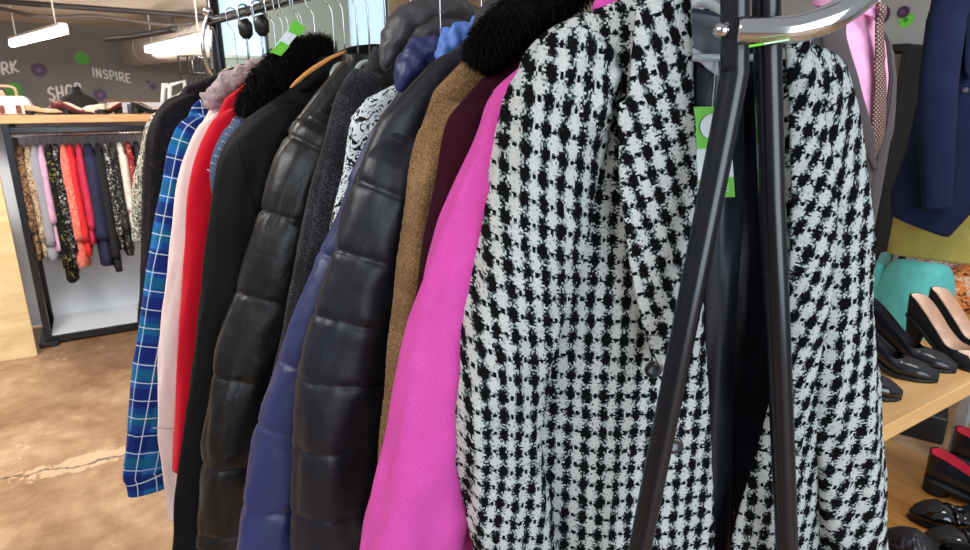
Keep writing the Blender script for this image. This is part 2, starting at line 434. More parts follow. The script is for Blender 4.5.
#---- magenta coat
g,r,o=coat('wool_coat','magenta pink wool coat directly behind the houndstooth jacket','coat',.15,14,
  [(606,2),(540,48),(490,90),(468,150),(430,250),(385,420),(356,560)],M_PINK,.42,.70,.090,.046,fold=.016,sfold=.010,seed=1,ext=[(-.43,.70)],
  hang='wire',hlabel='wire hanger holding the magenta pink coat',flare=.33)
roll('collar',M_PINK,r,g,.42,[(596,16),(614,6),(640,-6),(660,-8)],[.018,.024,.02],-.045,2)
# cuff seam on the magenta sleeve
def stitch(root,g,zb,a,b_,n,mat,r=.0012,name='seam',sag=.0,m=10):
    pts=[]
    for i in range(m+1):
        t=i/m; px=a[0]+(b_[0]-a[0])*t; py=a[1]+(b_[1]-a[1])*t
        s,z=g.sz(px,py,n); pts.append((s,n,z-zb))
    return MB().tube(pts,r,6).build(name,mat,root)
#---- maroon coat with fur collar
g,r,o=coat('fur_collar_coat','deep maroon coat with a thick black fur collar between the tan and magenta coats','coat',.25,19,
  [(535,40),(478,80),(443,120),(430,190),(412,300),(392,420),(372,560)],M_MAROON,.45,.72,.062,.042,seed=2,hang='wire',hlabel='wire hanger inside the maroon fur collar coat',ext=[(-.36,.70)])
furroll('fur_collar',r,g,.45,[(479,66),(490,46),(518,22),(562,-10),(612,-42)],[.024,.032,.036,.034],9000,.014,M_FUR,-.005,3,.8,'thick black fur collar')
#---- tan tweed coat
g,r,o=coat('wool_coat','tan brown wool coat with speckled cloth beside the maroon coat','coat',.36,24,
  [(470,52),(432,90),(411,150),(401,205),(390,330),(381,420),(366,560)],M_BROWN,.5,.72,.062,.045,seed=3,fold=.008,fine=.0012,hang='wire',hlabel='wire hanger inside the tan brown coat',ext=[(-.33,.70)])
#---- dark navy quilted coat
g,r,o=coat('quilted_coat','long dark navy quilted coat with wide level seams beside the tan coat','coat',.48,28,
  [(430,62),(378,118),(350,185),(332,240),(306,330),(294,400),(290,570)],M_DNAVY,.4,.60,.092,.050,seam_px=[(360,132),(350,178),(325,245),(310,309),(302,372),(294,441),(292,506),(290,560)],seed=4,sfold=.004,hang='black',hlabel='black hanger inside the dark navy quilted coat',ext=[(-.40,.58)],qd=.09)
roll('collar',M_GREYHOOD,r,g,.4,[(474,46),(484,24),(500,8),(518,-2),(536,6),(540,22)],[.018,.026,.028,.024,.018],.0,4)
#---- navy puffer with hood
g,r,o=coat('puffer_jacket','navy blue puffer jacket with a sky blue lined hood','jacket',.60,30,
  [(412,78),(372,128),(346,180),(313,258),(272,372),(250,450),(234,560)],M_NAVY,.45,.55,.080,.050,seam_px=[(395,92),(356,160),(312,250),(276,356),(252,420),(243,500)],seed=5,sfold=.006,hang='wire',hlabel='wire hanger inside the navy blue puffer jacket',ext=[(-.47,.55)],qd=.09)
roll('hood',M_NAVY,r,g,.45,[(399,92),(409,68),(422,54),(438,56),(446,70)],[.018,.026,.030,.026],-.03,5,.28,.8,14,36,45)
o2,_,_=roll('hood_lining',M_BLUELINE,r,g,.45,[(446,70),(449,50),(460,40),(474,34),(488,22)],[.02,.028,.030,.026],-.055,6,.35,.7,14,36,50); o2['label']='sky blue hood lining'
#---- hooded jacket squeezed in behind the navy puffer
g,r,o=coat('hooded_jacket','jacket whose dark grey padded hood rises behind the navy blue puffer','jacket',.65,31,
  [(428,66),(394,112),(374,160),(354,220),(338,280),(324,340)],M_GREYHOOD,.8,.95,.040,.028,thick=.020,seed=18,hang='wire',hlabel='wire hanger inside the jacket with the dark grey hood')
roll('hood',M_GREYHOOD,r,g,.8,[(384,70),(392,44),(404,24),(429,13),(455,12),(476,24),(482,42)],[.018,.026,.030,.03,.026,.02],.0,8,.14,.8,12,32,45)
roll('hood_lining',M_GREYHOOD,r,g,.8,[(408,54),(426,36),(448,30),(470,36)],[.02,.028,.028,.02],-.01,9,.14,.8,12,32,45)
#---- printed garment
g,r,o=coat('printed_blouse','black and white printed blouse squeezed between the charcoal coat and navy puffer','blouse',.695,32,
  [(400,82),(366,98),(349,118),(338,175),(326,230),(318,300),(312,360)],M_ANIMAL,.75,.95,.045,.036,thick=.026,seed=6,ztop=1.535,hang='wire',hlabel='wire hanger inside the black and white printed blouse')
#---- charcoal wool
g,r,o=coat('wool_coat','charcoal grey textured wool coat beside the black puffer','coat',.79,34,
  [(405,48),(368,62),(330,104),(308,190),(288,290),(270,380),(262,480)],M_CHAR,.5,.78,.062,.042,seed=7,fine=.0014,hang='wire',hlabel='wire hanger inside the charcoal grey wool coat',ext=[(-.36,.75)])
#---- black puffer
g,r,o=coat('puffer_jacket','shiny black puffer jacket with slanting quilted seams','jacket',.91,35,
  [(372,62),(312,96),(286,130),(262,190),(236,282),(214,365),(199,450),(194,560)],M_BPUFF,.45,.50,.098,.052,seam_px=[(322,92),(300,112),(284,134),(255,208),(228,290),(211,372),(201,460),(196,530)],seed=8,sfold=.007,neck=.035,hang='white',hlabel='white hanger inside the shiny black puffer jacket',ext=[(-.48,.48)],qd=.09)
#---- black softshell with orange lining
g,r,o=coat('softshell_coat','plain matt black coat with an orange collar lining','coat',1.02,36,
  [(352,60),(292,86),(242,120),(214,160),(205,250),(191,350),(180,430),(172,520),(168,570)],M_BLACK,.35,.45,.082,.05,seed=9,sfold=.006,neck=.035,hang='black',hlabel='black hanger inside the plain matt black coat',ext=[(-.49,.44)])
o2,_,_=roll('collar_lining',M_ORANGE,r,g,.35,[(290,88),(306,74),(328,60),(347,51)],[.004,.0055,.0055,.004],-.040,9,.1); o2['label']='orange collar lining'
roll('collar',M_BLACK,r,g,.35,[(300,90),(325,70),(350,57),(378,52),(395,62)],[.02,.022,.02,.018],-.03,9,.1)
stitch(r,g,.35,(238,142),(262,240),-.075,M_BLACK,.002)
#---- black coat with fur collar
g,r,o=coat('fur_collar_coat','black coat with a fluffy black fur collar above the red coat','coat',1.115,37,
  [(320,52),(262,92),(238,132),(224,180),(216,260),(208,340),(200,420)],M_BLACK,.5,.72,.052,.036,thick=.03,seed=10,hang='clear',hlabel='clear hanger inside the black coat with fluffy fur collar')
furroll('fur_collar',r,g,.5,[(244,116),(262,88),(285,66),(308,52),(332,46)],[.022,.036,.036,.026],7000,.022,M_FUR,-.03,11,.8,'fluffy black fur collar')
#---- denim jacket
g,r,o=coat('denim_jacket','blue denim jacket showing its stitched shoulder seam between black and red coats','jacket',1.185,38,
  [(268,84),(240,108),(218,138),(209,168),(214,205),(222,250),(226,300)],M_DENIM,.95,1.10,.045,.036,thick=.028,seed=11,hang='wire',hlabel='wire hanger inside the blue denim jacket')
for q in range(9):
    a=(236-q*3.6,112+q*7.2)
    stitch(r,g,.95,a,(a[0]+6,a[1]+3),-.062,M_LABEL,.0012,'stitching',m=3)
#---- red coat
g,r,o=coat('wool_coat','bright red wool coat beside the pale pink coat','coat',1.265,39,
  [(272,64),(224,98),(197,148),(185,200),(177,310),(174,400),(170,470)],M_RED,.50,.53,.075,.042,seed=12,fold=.006,sfold=.004,hang='wire',hlabel='wire hanger inside the bright red coat')
#---- pale pink with fleece collar
g,r,o=coat('fleece_jacket','pale pink long jacket with a fluffy grey mauve collar','jacket',1.355,40,
  [(262,66),(212,104),(190,140),(176,182),(161,290),(154,400),(165,490),(168,527)],M_PPINK,.34,.33,.056,.04,thick=.03,seed=13,fold=.008,hang='white',hlabel='white hanger inside the pale pink jacket')
o2,_,_=roll('fleece_collar',M_FLEECE,r,g,.34,[(206,108),(216,95),(234,84),(255,72),(275,66)],[.022,.030,.030,.022],-.03,13,.45,.8,10,24,60); o2['label']='fluffy grey mauve collar'
stitch(r,g,.34,(153,428),(182,429),-.068,M_FLEECE,.0015)
#---- plaid shirt
g,r,o=coat('flannel_shirt','long blue plaid flannel shirt with white lines','shirt',1.45,41.5,
  [(232,78),(192,104),(170,134),(156,200),(140,300),(125,440),(122,474)],M_PLAID,.42,.40,.064,.034,thick=.028,seed=14,fold=.008,sfold=.004,hang='wire',hlabel='wire hanger inside the blue plaid shirt',ext=[(-.525,.44)])
#---- dark coat
g,r,o=coat('winter_coat','blackish brown coat near the far end of the rail','coat',1.55,43,
  [(240,64),(184,86),(153,116),(142,170),(138,300),(136,380)],M_DARK,.85,.88,.05,.042,seed=15,fine=.001,hang='white',hlabel='white hanger inside the blackish brown coat')
#---- boucle jacket
g,r,o=coat('boucle_jacket','black and cream boucle jacket last on the far end of the rail','jacket',1.65,44,
  [(220,72),(168,98),(145,122),(135,160),(131,200),(132,240)],M_BOUCLE,1.0,1.10,.045,.04,seed=16,fine=.002,hang='wire',hlabel='wire hanger inside the black and cream boucle jacket')
#================================================================ houndstooth jacket
g=Plane(.05,5); TJ=g; HZ=.52
tj=empty('tweed_jacket',(g.P[0],g.P[1],HZ),g.a,'black and white houndstooth tweed jacket hanging open at the front end of the rail','jacket',G1)
def pgrid(name,mat,root,g,zb,left,right,n0,bulge,NU=40,NV=110,off=0,rot=0,fold=.006,seed=0,thick=.006,uvo=(0,0),fine=.0012,nl=0,nr=0,tilt=0):
    """cloth panel between two photo-traced edges (px,py) -> plane coords; bulges toward the camera"""
    A=[g.sz(p[0],p[1],n0) if len(p)==2 else (p[0],p[1]) for p in left]; B=[g.sz(p[0],p[1],n0) if len(p)==2 else (p[0],p[1]) for p in right]
    A=spline(A,8);B=spline(B,8)
    def arcs(P):
        L=[0]
        for i in range(1,len(P)): L.append(L[-1]+math.hypot(P[i][0]-P[i-1][0],P[i][1]-P[i-1][1]))
        return [x/L[-1] for x in L]
    la,lb=arcs(A),arcs(B); rows=[];uv=[]
    cr,sr=math.cos(rot),math.sin(rot)
    for i in range(NV+1):
        t=i/NV
        a=(lerp(la,[p[0] for p in A],t),lerp(la,[p[1] for p in A],t)); b=(lerp(lb,[p[0] for p in B],t),lerp(lb,[p[1] for p in B],t))
        row=[]
        for j in range(NU+1):
            u=j/NU; s=a[0]+(b[0]-a[0])*u; z=a[1]+(b[1]-a[1])*u
            n=n0-bulge*math.sin(PI*min(1,max(0,u)))**.7+nl*(1-u)+nr*u - tilt*t
            n+=fold*nz(s*13+seed,z*2.2,seed)*1.4*min(1,t*4+.2)+fold*.5*nz(s*40,z*5,seed+4)
            n+=fine*nz(s*300,z*300,seed)
            ds=fine*1.3*nz(z*260,seed+u*.01,3.3) if j in(0,NU) else 0
            row.append((s+ds,n,z-zb)); uv.append((s*cr-z*sr+uvo[0],s*sr+z*cr+uvo[1]))
        rows.append(row)
    b=MB(); b.grid(rows,uv); return b.build(name,mat,root,solid=thick)
def ext2(g,p,dz,ds=0,n0=0):
    s,z=g.sz(p[0],p[1],n0); return (s+ds,z-dz,0)
def EX(g,pts,n0,dz,ds=0): 
    s,z=g.sz(pts[-1][0],pts[-1][1],n0); return pts+[(s+ds,z-dz,0)]
# back of the jacket: tweed outside, navy satin inside
sh=[g.sz(*p) for p in [(640,0),(600,12),(560,28)]]
pgrid('back_panel',M_TWEED,tj,g,HZ,[(636,-2),(560,40),(540,120),(545,300),(540,550)],[(790,22),(815,50),(835,130),(850,320),(850,550)],.055,.0,40,80,fold=.004,seed=3,thick=.005)
pgrid('lining',M_SATIN,tj,g,HZ,[(655,2),(640,60),(628,160),(630,330),(620,556)],[(800,22),(815,60),(825,160),(835,320),(840,556)],.040,-.008,40,100,fold=.012,seed=5,thick=.004,fine=0)
pgrid('lining_pleat',M_SATIN,tj,g,HZ,[(694,60),(694,160),(704,320),(706,558)],[(741,60),(744,160),(736,330),(728,558)],.024,.006,16,80,fold=.008,seed=8,thick=.003,fine=0)
# front panels
fl_l=EX(g,[(652,-14),(600,8),(556,28),(528,60),(520,120),(528,200),(530,330),(520,440),(515,552)],-.03,.16)
fl_r=EX(g,[(688,-14),(690,30),(692,100),(696,180),(703,320),(709,430),(713,552)],-.03,.16)
pgrid('front_panel',M_TWEED,tj,g,HZ,fl_l,fl_r,-.030,.030,56,150,fold=.008,seed=11,nl=.05)
fr_l=EX(g,[(782,20),(786,60),(790,160),(788,300),(775,380),(752,470),(728,556)],-.03,.16,-.02)
fr_r=EX(g,[(800,24),(834,64),(846,120),(850,200),(850,330),(850,440),(850,552)],-.03,.16)
pgrid('front_panel',M_TWEED,tj,g,HZ,fr_l,fr_r,-.028,.026,44,150,fold=.008,seed=14,nr=.04,uvo=(.01,.012))
# lapels
ll=[(640,-10),(635,40),(629,98),(620,112),(623,200),(636,290),(655,364)]
lr=[(690,-12),(691,40),(693,100),(695,125),(697,190),(700,270),(692,366)]
pgrid('lapel',M_TWEED,tj,g,HZ,ll,lr,-.072,.008,30,80,rot=-.36,fold=.003,seed=21,nl=.004,nr=.006,thick=.007)
rl=[(786,36),(789,110),(791,220),(786,330),(778,410)]
rr=[(806,40),(824,120),(834,210),(828,300),(797,456)]
pgrid('lapel',M_TWEED,tj,g,HZ,rl,rr,-.064,.006,24,70,rot=.30,fold=.003,seed=22,thick=.007)
# sleeves
sp_=[g.sz(*p) for p in [(600,12),(556,28),(522,62),(500,102),(485,180),(470,270),(455,360),(448,420),(456,475),(474,552)]]
sp_+= [(sp_[-1][0]+.03,sp_[-1][1]-.10)]
sleeve_mesh('sleeve',M_TWEED,tj,HZ,sp_,.072,.055,-.020,None,.010,1,False,31,.0016,planar=True)
spr=[g.sz(*p) for p in [(800,26),(831,62),(847,108),(856,180),(861,300),(869,420),(878,550)]]
spr+= [(spr[-1][0]+.015,spr[-1][1]-.12)]
sleeve_mesh('sleeve',M_TWEED,tj,HZ,[(-a,b) for a,b in spr],.060,.052,-.016,None,.008,-1,False,33,.0016,planar=True)
# neck label, buttons
s0,z0=g.sz(688,45,.02)
lb=[(683,44),(697,50),(709,58),(718,57)]; lb2=[(685,62),(699,62),(708,70),(718,76)]
pgrid('neck_label',M_LABEL,tj,g,HZ,[lb[0],lb2[0]],[lb[1],lb2[1]],.015,0,6,6,fold=0,fine=0,thick=.0015)
for o_ in [x for x in tj.children if x.name.startswith('neck_label')]: bpy.data.objects.remove(o_)
rows=[];
for i in range(7):
    t=i/6; row=[]
    for j in range(13):
        u=j/12; a=spline(lb,4); b_=spline(lb2,4)
        pa=a[j];pb=b_[j]; px=pa[0]+(pb[0]-pa[0])*t; py=pa[1]+(pb[1]-pa[1])*t
        s,z=g.sz(px,py,.012); row.append((s,.012,z-HZ))
    rows.append(row)
b=MB(); b.grid(rows); o=b.build('neck_label',M_LABEL,tj,solid=.0015); o['label']='pale woven neck label'
for (px,py) in [(655,371),(676,448)]:
    s,z=g.sz(px,py,-.078); b=MB()
    pr=[(0,0),(.010,.0),(.0125,.001),(.013,.003),(.0115,.0045),(.007,.003),(0,.0028)]
    b.lathe(pr,(0,0,0),20); b.v=[Vector((s+v.x,-.070-v.z,z+v.y-HZ)) for v in b.v]
    b.build('button',M_METALBTN,tj)
hanger(g,'clear plastic hanger holding the houndstooth jacket',M_CLEAR,1.625,.15,'clear',drop=.07)
# swing tag: green and white card inside the open jacket
tg=Plane(.05,5); 
def cardrow(pts,n):  # four corners px
    out=[]
    for p in pts:
        s,z=g.sz(p[0],p[1],n); out.append(g.world(s,n,z))
    return out
def card(name,root,loc,quad,mat,th=.0012,label=None):
    a,b_,c_,d_=quad; nn=(b_-a).cross(d_-a).normalized()*th
    v=[q-loc for q in quad]+[q+nn-loc for q in quad]
    b=MB(); b.add(v,[(0,1,2,3),(7,6,5,4),(0,4,5,1),(1,5,6,2),(2,6,7,3),(3,7,4,0)]); o=b.build(name,mat,root,smooth=False)
    if label: o['label']=label
    return o
TN=-.005
base=cardrow([(712,150)],TN)[0]
tag=empty('price_tag',base,0,'green and white price tag hanging inside the houndstooth jacket','tag')
L_=[(690,107),(693.5,152),(697,197)]; R_=[(729,106),(731.5,151),(735,196)]
def tq(l0,r0,l1,r1,n=TN): return cardrow([l0,r0,r1,l1],n)
def mixp(a,b_,t): return (a[0]+(b_[0]-a[0])*t,a[1]+(b_[1]-a[1])*t)
def tl(y): return mixp((690,107),(697,198),(y-107)/91)
def tr(y): return mixp((729,106),(735,197),(y-106)/91)
card('tag_card',tag,base,tq(tl(107),tr(106),tl(198),tr(197)),M_WHITE)
card('green_band',tag,base,tq(tl(107),tr(106),tl(149),tr(148),TN-.0025),M_GREEN)
card('green_foot',tag,base,tq(tl(181),tr(177),tl(198),tr(197),TN-.0025),M_GREEN)
b=MB(); cpt=cardrow([(711,126)],TN-.0045)[0]; rd=.015
ringv=[cpt+g.w*(rd*math.cos(2*PI*i/28))+Vector((0,0,rd*1.05*math.sin(2*PI*i/28)))-base for i in range(28)]
b.add(ringv,[tuple(range(28))]); b.build('round_mark',M_WHITE,tag,smooth=False,solid=.0008)
for yy in (183.5,187,190.5):
    card('print_line',tag,base,tq(mixp(tl(yy),tr(yy),.12),mixp(tl(yy),tr(yy),.85),mixp(tl(yy+1),tr(yy+1),.12),mixp(tl(yy+1),tr(yy+1),.85),TN-.0045),M_WHITE,.0006)
for yy in (155,160,165,170):
    card('print_line',tag,base,tq(mixp(tl(yy),tr(yy),.5),mixp(tl(yy),tr(yy),.9),mixp(tl(yy+1),tr(yy+1),.5),mixp(tl(yy+1),tr(yy+1),.9),TN-.0035),plain('grey print',rgb(150,160,165),.6),.0006)
p0=cardrow([(712,108)],TN)[0]-base; p1=cardrow([(716,60)],.01)[0]-base
MB().tube([p0,p1],.0007,6).build('string',M_WHITE,tag)
# green and white tag on the hanger further along the rail
gh=Plane(1.06,37)
def cr2(pts,n): return [gh.world(*(lambda q:(q[0],n,q[1]))(gh.sz(p[0],p[1],n))) for p in pts]
b2=cr2([(283,45)],-.06)[0]
tag2=empty('price_tag',b2,0,'green and white price tag hanging from a wire hanger before the pale window','tag')
card('tag_card',tag2,b2,cr2([(295,20),(304,26),(282,54),(272,50)],-.058),M_WHITE)
card('green_band',tag2,b2,cr2([(294,19),(306,28),(300,36),(288,31)],-.0605),M_GREEN)
card('green_foot',tag2,b2,cr2([(281,41),(290,46),(281,56),(270,52)],-.0605),M_GREEN)
#================================================================ the rolling rack
fp=Plane(0,5,c2r(.375,.745))
rk=empty('clothes_rack',(fp.P[0],fp.P[1],0),0,'black tubular clothes rack with chrome arms carrying the row of coats','clothes rack')
org=Vector((fp.P[0],fp.P[1],0))
def L(v): return Vector(v)-org
ra=Vector((*rail(-.14),RAILZ)); rb=Vector((*rail(1.86),RAILZ))
MB().tube([L(ra),L(ra.lerp(rb,.5)),L(rb)],.0135,20).build('rail',M_BLACKTUBE,rk)
def ends(v): return v
def fw(px,py,n=0):
    s,z=fp.sz(px,py,n); return L(fp.world(s,n,z))
def todown(a,b_,z=.03):
    t=(z-b_.z)/(b_.z-a.z); return b_+(b_-a)*t
TR=.0155
# left post: upright at the top, then splayed
q=[fw(735,0),fw(734.5,60),fw(729,104),fw(684,330),fw(640,548)]
top=Vector((q[0].x,q[0].y,RAILZ+.01)); 
pl=[top]+[Vector(x) for x in spline([tuple(v) for v in q[:4]],6)]+[q[4]]; pl.append(todown(q[3],q[4]))
MB().tube(pl,TR,24).build('leg',M_BLACKTUBE,rk)
q2=[fw(766,0,.035),fw(772,200,.035),fw(780,380,.035),fw(787,548,.035)]
pr_=[Vector((q2[0].x,q2[0].y,RAILZ+.01))]+q2+[todown(q2[2],q2[3])]
MB().tube(pr_,TR*1.02,24).build('leg',M_BLACKTUBE,rk)
feetn=(pl[-1],pr_[-1])
# far end frame: same build
fpf=Plane(0,44,rail(1.86))
def fwf(px,py,n=0):
    s,z=fpf.sz(px,py,n); return L(fpf.world(s,n,z))
a_=fwf(209,-30); b_=fwf(216,40); c_=fwf(221,74)
far=[Vector((b_.x,b_.y,RAILZ+.12)),b_,c_]
dwn=Vector((c_.x-.18,c_.y-.05,.03)); far+= [c_+Vector((-.01,0,-.25)),dwn]
MB().tube(far,.0165,20).build('leg',M_BLACKTUBE,rk)
dw2=Vector((c_.x+.24,c_.y+.06,.03))
MB().tube([Vector((b_.x+.012,b_.y+.05,RAILZ+.12)),Vector((c_.x+.012,c_.y+.05,c_.z)),dw2],.0165,20).build('leg',M_BLACKTUBE,rk)
# base tubes and castors
fa=(feetn[0]+feetn[1])/2; fb=(dwn+dw2)/2
MB().tube([fa+Vector((0,0,.06)),fb+Vector((0,0,.06))],.013,16).build('base_bar',M_BLACKTUBE,rk)
for (u,v) in (feetn,(dwn,dw2)):
    MB().tube([Vector((u.x,u.y,.07)),Vector((v.x,v.y,.07))],.013,16).build('foot_bar',M_BLACKTUBE,rk)
    for w_ in (u,v):
        b=MB(); b.lathe([(0,-.03),(.02,-.03),(.028,-.02),(.028,.02),(.02,.03),(0,.03)],(0,0,0),20)
        b.v=[Vector((w_.x+v_.z*.7,w_.y+v_.x,.029+v_.y)) for v_ in b.v]; b.build('castor',M_BLACKPL,rk)
# chrome arm at the front end, bolt heads
ap=[fw(738,31,-.012),fw(765,31,-.022),fw(795,29,-.03),fw(825,20,-.035),(fw(850,6,-.03)),fw(872,-12,-.02),fw(890,-34,0),fw(900,-70,.03)]
MB().tube(spline([tuple(v) for v in ap],6),.0148,24).build('chrome_arm',M_CHROME,rk)
def bolt(px,py,f,n,r=.0095):
    c=f(px,py,n); b=MB(); bm=bmesh.new(); bmesh.ops.create_uvsphere(bm,u_segments=20,v_segments=12,radius=r)
    for v in bm.verts: v.co.z*=.9
    bm.verts.index_update(); b.add([v.co+c for v in bm.verts],[[v.index for v in ff.verts] for ff in bm.faces]); bm.free()
    b.build('bolt',M_CHROME,rk)
bolt(721.5,30.5,fw,-.005)
bolt(207.5,11.5,fwf,-.05,.016)
ap=[fwf(209,13,-.02),fwf(206,22,-.03),fwf(203,34,-.03),fwf(203,48,-.03),fwf(207,64,-.02),fwf(213,75,.0)]
MB().tube(spline([tuple(v) for v in ap],6),.0065,16).build('chrome_arm',M_CHROME,rk)
ap=[fwf(212,30,-.01),fwf(211,48,-.02),fwf(213,70,-.0)]
MB().tube(spline([tuple(v) for v in ap],6),.005,16).build('chrome_arm',M_CHROME,rk)
# strip of green tag edge caught under the chrome arm
c0=[fw(749,45.0,-.03),fw(790,38.0,-.045),fw(790,40.5,-.045),fw(749,47.5,-.03)]
bb=org+c0[0]; t3=empty('paper_strip',bb,0,'thin green and white paper strip under the chrome arm','paper strip')
card('strip',t3,bb,[org+x for x in c0],M_GREEN,.001); 
c1=[fw(764,43.2,-.037),fw(789,39.0,-.048),fw(789,40.2,-.048),fw(764,44.6,-.037)]
card('white_edge',t3,bb,[org+x for x in c1],M_WHITE,.001)
# bare hangers with black hook sleeves at the far end of the rail
for i,(kk,lab) in enumerate(((1.56,'empty wire hanger with black hook cover nearest the far post'),(1.44,'empty wire hanger with black hook cover, second from the far post'))):
    gg=Plane(kk,43); h=hanger(gg,lab,M_CHROME,1.60,.07,'wire','empty hangers on the clothes rail',drop=.10)
    b=MB(); zb=1.49
    b.tube([(-.004,0,RAILZ-.02-zb),(0,-.002,RAILZ-.035-zb),(.001,-.002,RAILZ-.062-zb),(0,0,RAILZ-.075-zb)],[.014,.022,.020,.009],14); b.build('hook_cover',M_BLACKPL,h)
for i,(kk,lab) in enumerate(((1.30,'thin wire hanger before the grey wall, left of the green tag'),(1.20,'thin wire hanger hooked just beside the green tag'),(.97,'clear hanger right of the green tag'),(.86,'clear hanger before the right pale window'))):
    gg=Plane(kk,38); h=hanger(gg,lab,M_CLEAR if i>1 else M_CHROME,1.585,.08,'clear' if i>1 else 'wire','spare hangers on the clothes rail',drop=.11)
#================================================================ the shop room
M_WALL=plain('grey wall paint',rgb(112,110,106),.8,0,.04,2)
M_CEIL=plain('pale ceiling paint',rgb(196,186,172),.9,0,.08,1.2,.3,6,.02)
M_PART=plain('sage grey paint',rgb(176,192,184),.7,0,.03,3)
def floor_mat():
    m=NT('stained brown concrete'); o=m.obj()
    a=m.noise(o,1.3,6,.6,.6); b_=m.noise(o,9,5,.65,.3); c=m.math('ADD',m.math('MULTIPLY',a,.65),m.math('MULTIPLY',b_,.35))
    base=m.ramp(c,[(.30,rgb(104,74,52)),(.44,rgb(148,114,86)),(.55,rgb(178,146,114)),(.68,rgb(210,184,152))])
    sx=m.n('ShaderNodeSeparateXYZ'); m.l(o,sx.inputs[0])
    p0=onZ(0,481,0); p1=onZ(130,455,0); d=(p1-p0).normalized(); nx,ny=-d.y,d.x; off=-(nx*p0.x+ny*p0.y)
    q=m.math('ADD',m.math('ADD',m.math('MULTIPLY',sx.outputs[0],nx),m.math('MULTIPLY',sx.outputs[1],ny)),off)
    q=m.math('ADD',q,m.math('MULTIPLY',m.math('SUBTRACT',m.noise(o,5,5,.7),.5),.16))
    k=m.math('LESS_THAN',m.math('ABSOLUTE',q),.0075)
    pc=onZ(82,463,0)
    dx=m.math('DIVIDE',m.math('SUBTRACT',sx.outputs[0],pc.x),.30); dy=m.math('DIVIDE',m.math('SUBTRACT',sx.outputs[1],pc.y),.085)
    rr=m.math('ADD',m.math('ADD',m.math('MULTIPLY',dx,dx),m.math('MULTIPLY',dy,dy)),m.math('MULTIPLY',m.math('SUBTRACT',m.noise(o,14,4,.7),.5),3.2))
    pm=m.math('LESS_THAN',rr,.55)
    chips=m.math('GREATER_THAN',m.noise(o,3.1,7,.72,.8),.655)
    pm=m.math('MAXIMUM',pm,chips)
    n1=m.n('ShaderNodeMix',data_type='RGBA'); m.l(m.math('MULTIPLY',pm,.6),n1.inputs[0]); m.l(base,n1.inputs[6]); n1.inputs[7].default_value=rgb(222,196,164)
    n2=m.n('ShaderNodeMix',data_type='RGBA'); m.l(m.math('MULTIPLY',k,.7),n2.inputs[0]); m.l(n1.outputs[2],n2.inputs[6]); n2.inputs[7].default_value=rgb(62,48,40)
    m.l(n2.outputs[2],m.b.inputs['Base Color']); m.set(Roughness=.42); m.bump(b_,.12,.004); return m.m
def slab(name,x0,x1,y0,y1,z0,z1,mat):
    return struct(MB().box(((x0+x1)/2,(y0+y1)/2,(z0+z1)/2),(x1-x0,y1-y0,z1-z0)).build(name,mat,None,False))
XR=5.2; YB=12.0; CZ=2.6
slab('floor',-4,XR+.1,-3,YB+.1,-.1,0,floor_mat())
slab('ceiling',-4,XR+.1,1.5,YB+.1,CZ,CZ+.1,M_CEIL)
slab('wall_back',-4,XR+.1,YB,YB+.1,0,CZ,M_WALL)
slab('wall_right',XR,XR+.1,-3,YB,0,CZ,plain('pale grey wall paint',rgb(176,178,178),.8,0,.03,2))
# partition with two daylit windows behind the rail
YP=6.0
def xp(px,py=30): return onY(px,py,YP).x
zb_=onY(244,57,YP).z
xs=[xp(214),xp(221),xp(268),xp(350),xp(389),xp(390)]
M_GLASS=glowmat('daylit window pane',rgb(196,228,250),.62)
mb=MB()
for a,b_,z0,z1 in ((xs[0],xs[1],0,CZ),(xs[2],xs[3],0,CZ),(xs[4],xs[5],0,CZ),(xs[1],xs[2],0,zb_-.02),(xs[3],xs[4],0,zb_-.02)):
    mb.box(((a+b_)/2,YP+.05,(z0+z1)/2),(b_-a,.1,z1-z0))
struct(mb.build('wall_partition',M_PART,None,False))
M_FRAME=plain('pale window frame',rgb(206,214,216),.5); M_DKFR=plain('dark window edge',rgb(66,76,78),.5)
for i,(a,b_) in enumerate(((xs[1],xs[2]),(xs[3],xs[4]))):
    w_=struct(MB().box(((a+b_)/2,YP+.06,(zb_+CZ)/2),(b_-a,.012,CZ-zb_)).build('window_%d'%(i+1),M_GLASS,None,False))
    MB().box(((a+b_)/2,YP+.03,zb_),(b_-a,.06,.03),.004).build('window_sill',M_FRAME,w_)
    MB().box((b_-.012,YP+.035,(zb_+CZ)/2),(.024,.05,CZ-zb_),.003).build('window_frame',M_DKFR,w_)
# wall words: hand painted strokes
GL={'W':[[(0,1),(.22,0),(.42,.72),(.62,0),(.85,1)]],'O':[[(.35+.35*math.cos(a*PI/10),.5+.5*math.sin(a*PI/10)) for a in range(21)]],
 'R':[[(0,0),(0,1),(.4,.98),(.52,.76),(.4,.52),(0,.48)],[(.2,.48),(.58,0)]],'K':[[(0,0),(0,1)],[(.55,1),(.02,.45),(.6,0)]],
 'S':[[(.52,.86),(.3,1),(.06,.86),(.08,.62),(.44,.42),(.52,.2),(.3,0),(.02,.14)]],'H':[[(0,0),(.02,1)],[(.55,0),(.55,1)],[(0,.5),(.55,.52)]],
 'P':[[(0,0),(0,1),(.4,.98),(.52,.75),(.4,.5),(0,.46)]],'I':[[(0,0),(0,1)]],'N':[[(0,0),(0,1),(.52,0),(.52,1)]],'E':[[(.5,0),(0,0),(0,1),(.5,1)],[(0,.52),(.42,.52)]]}
M_PAINT=plain('white wall paint lettering',rgb(222,220,214),.8,0,.02)
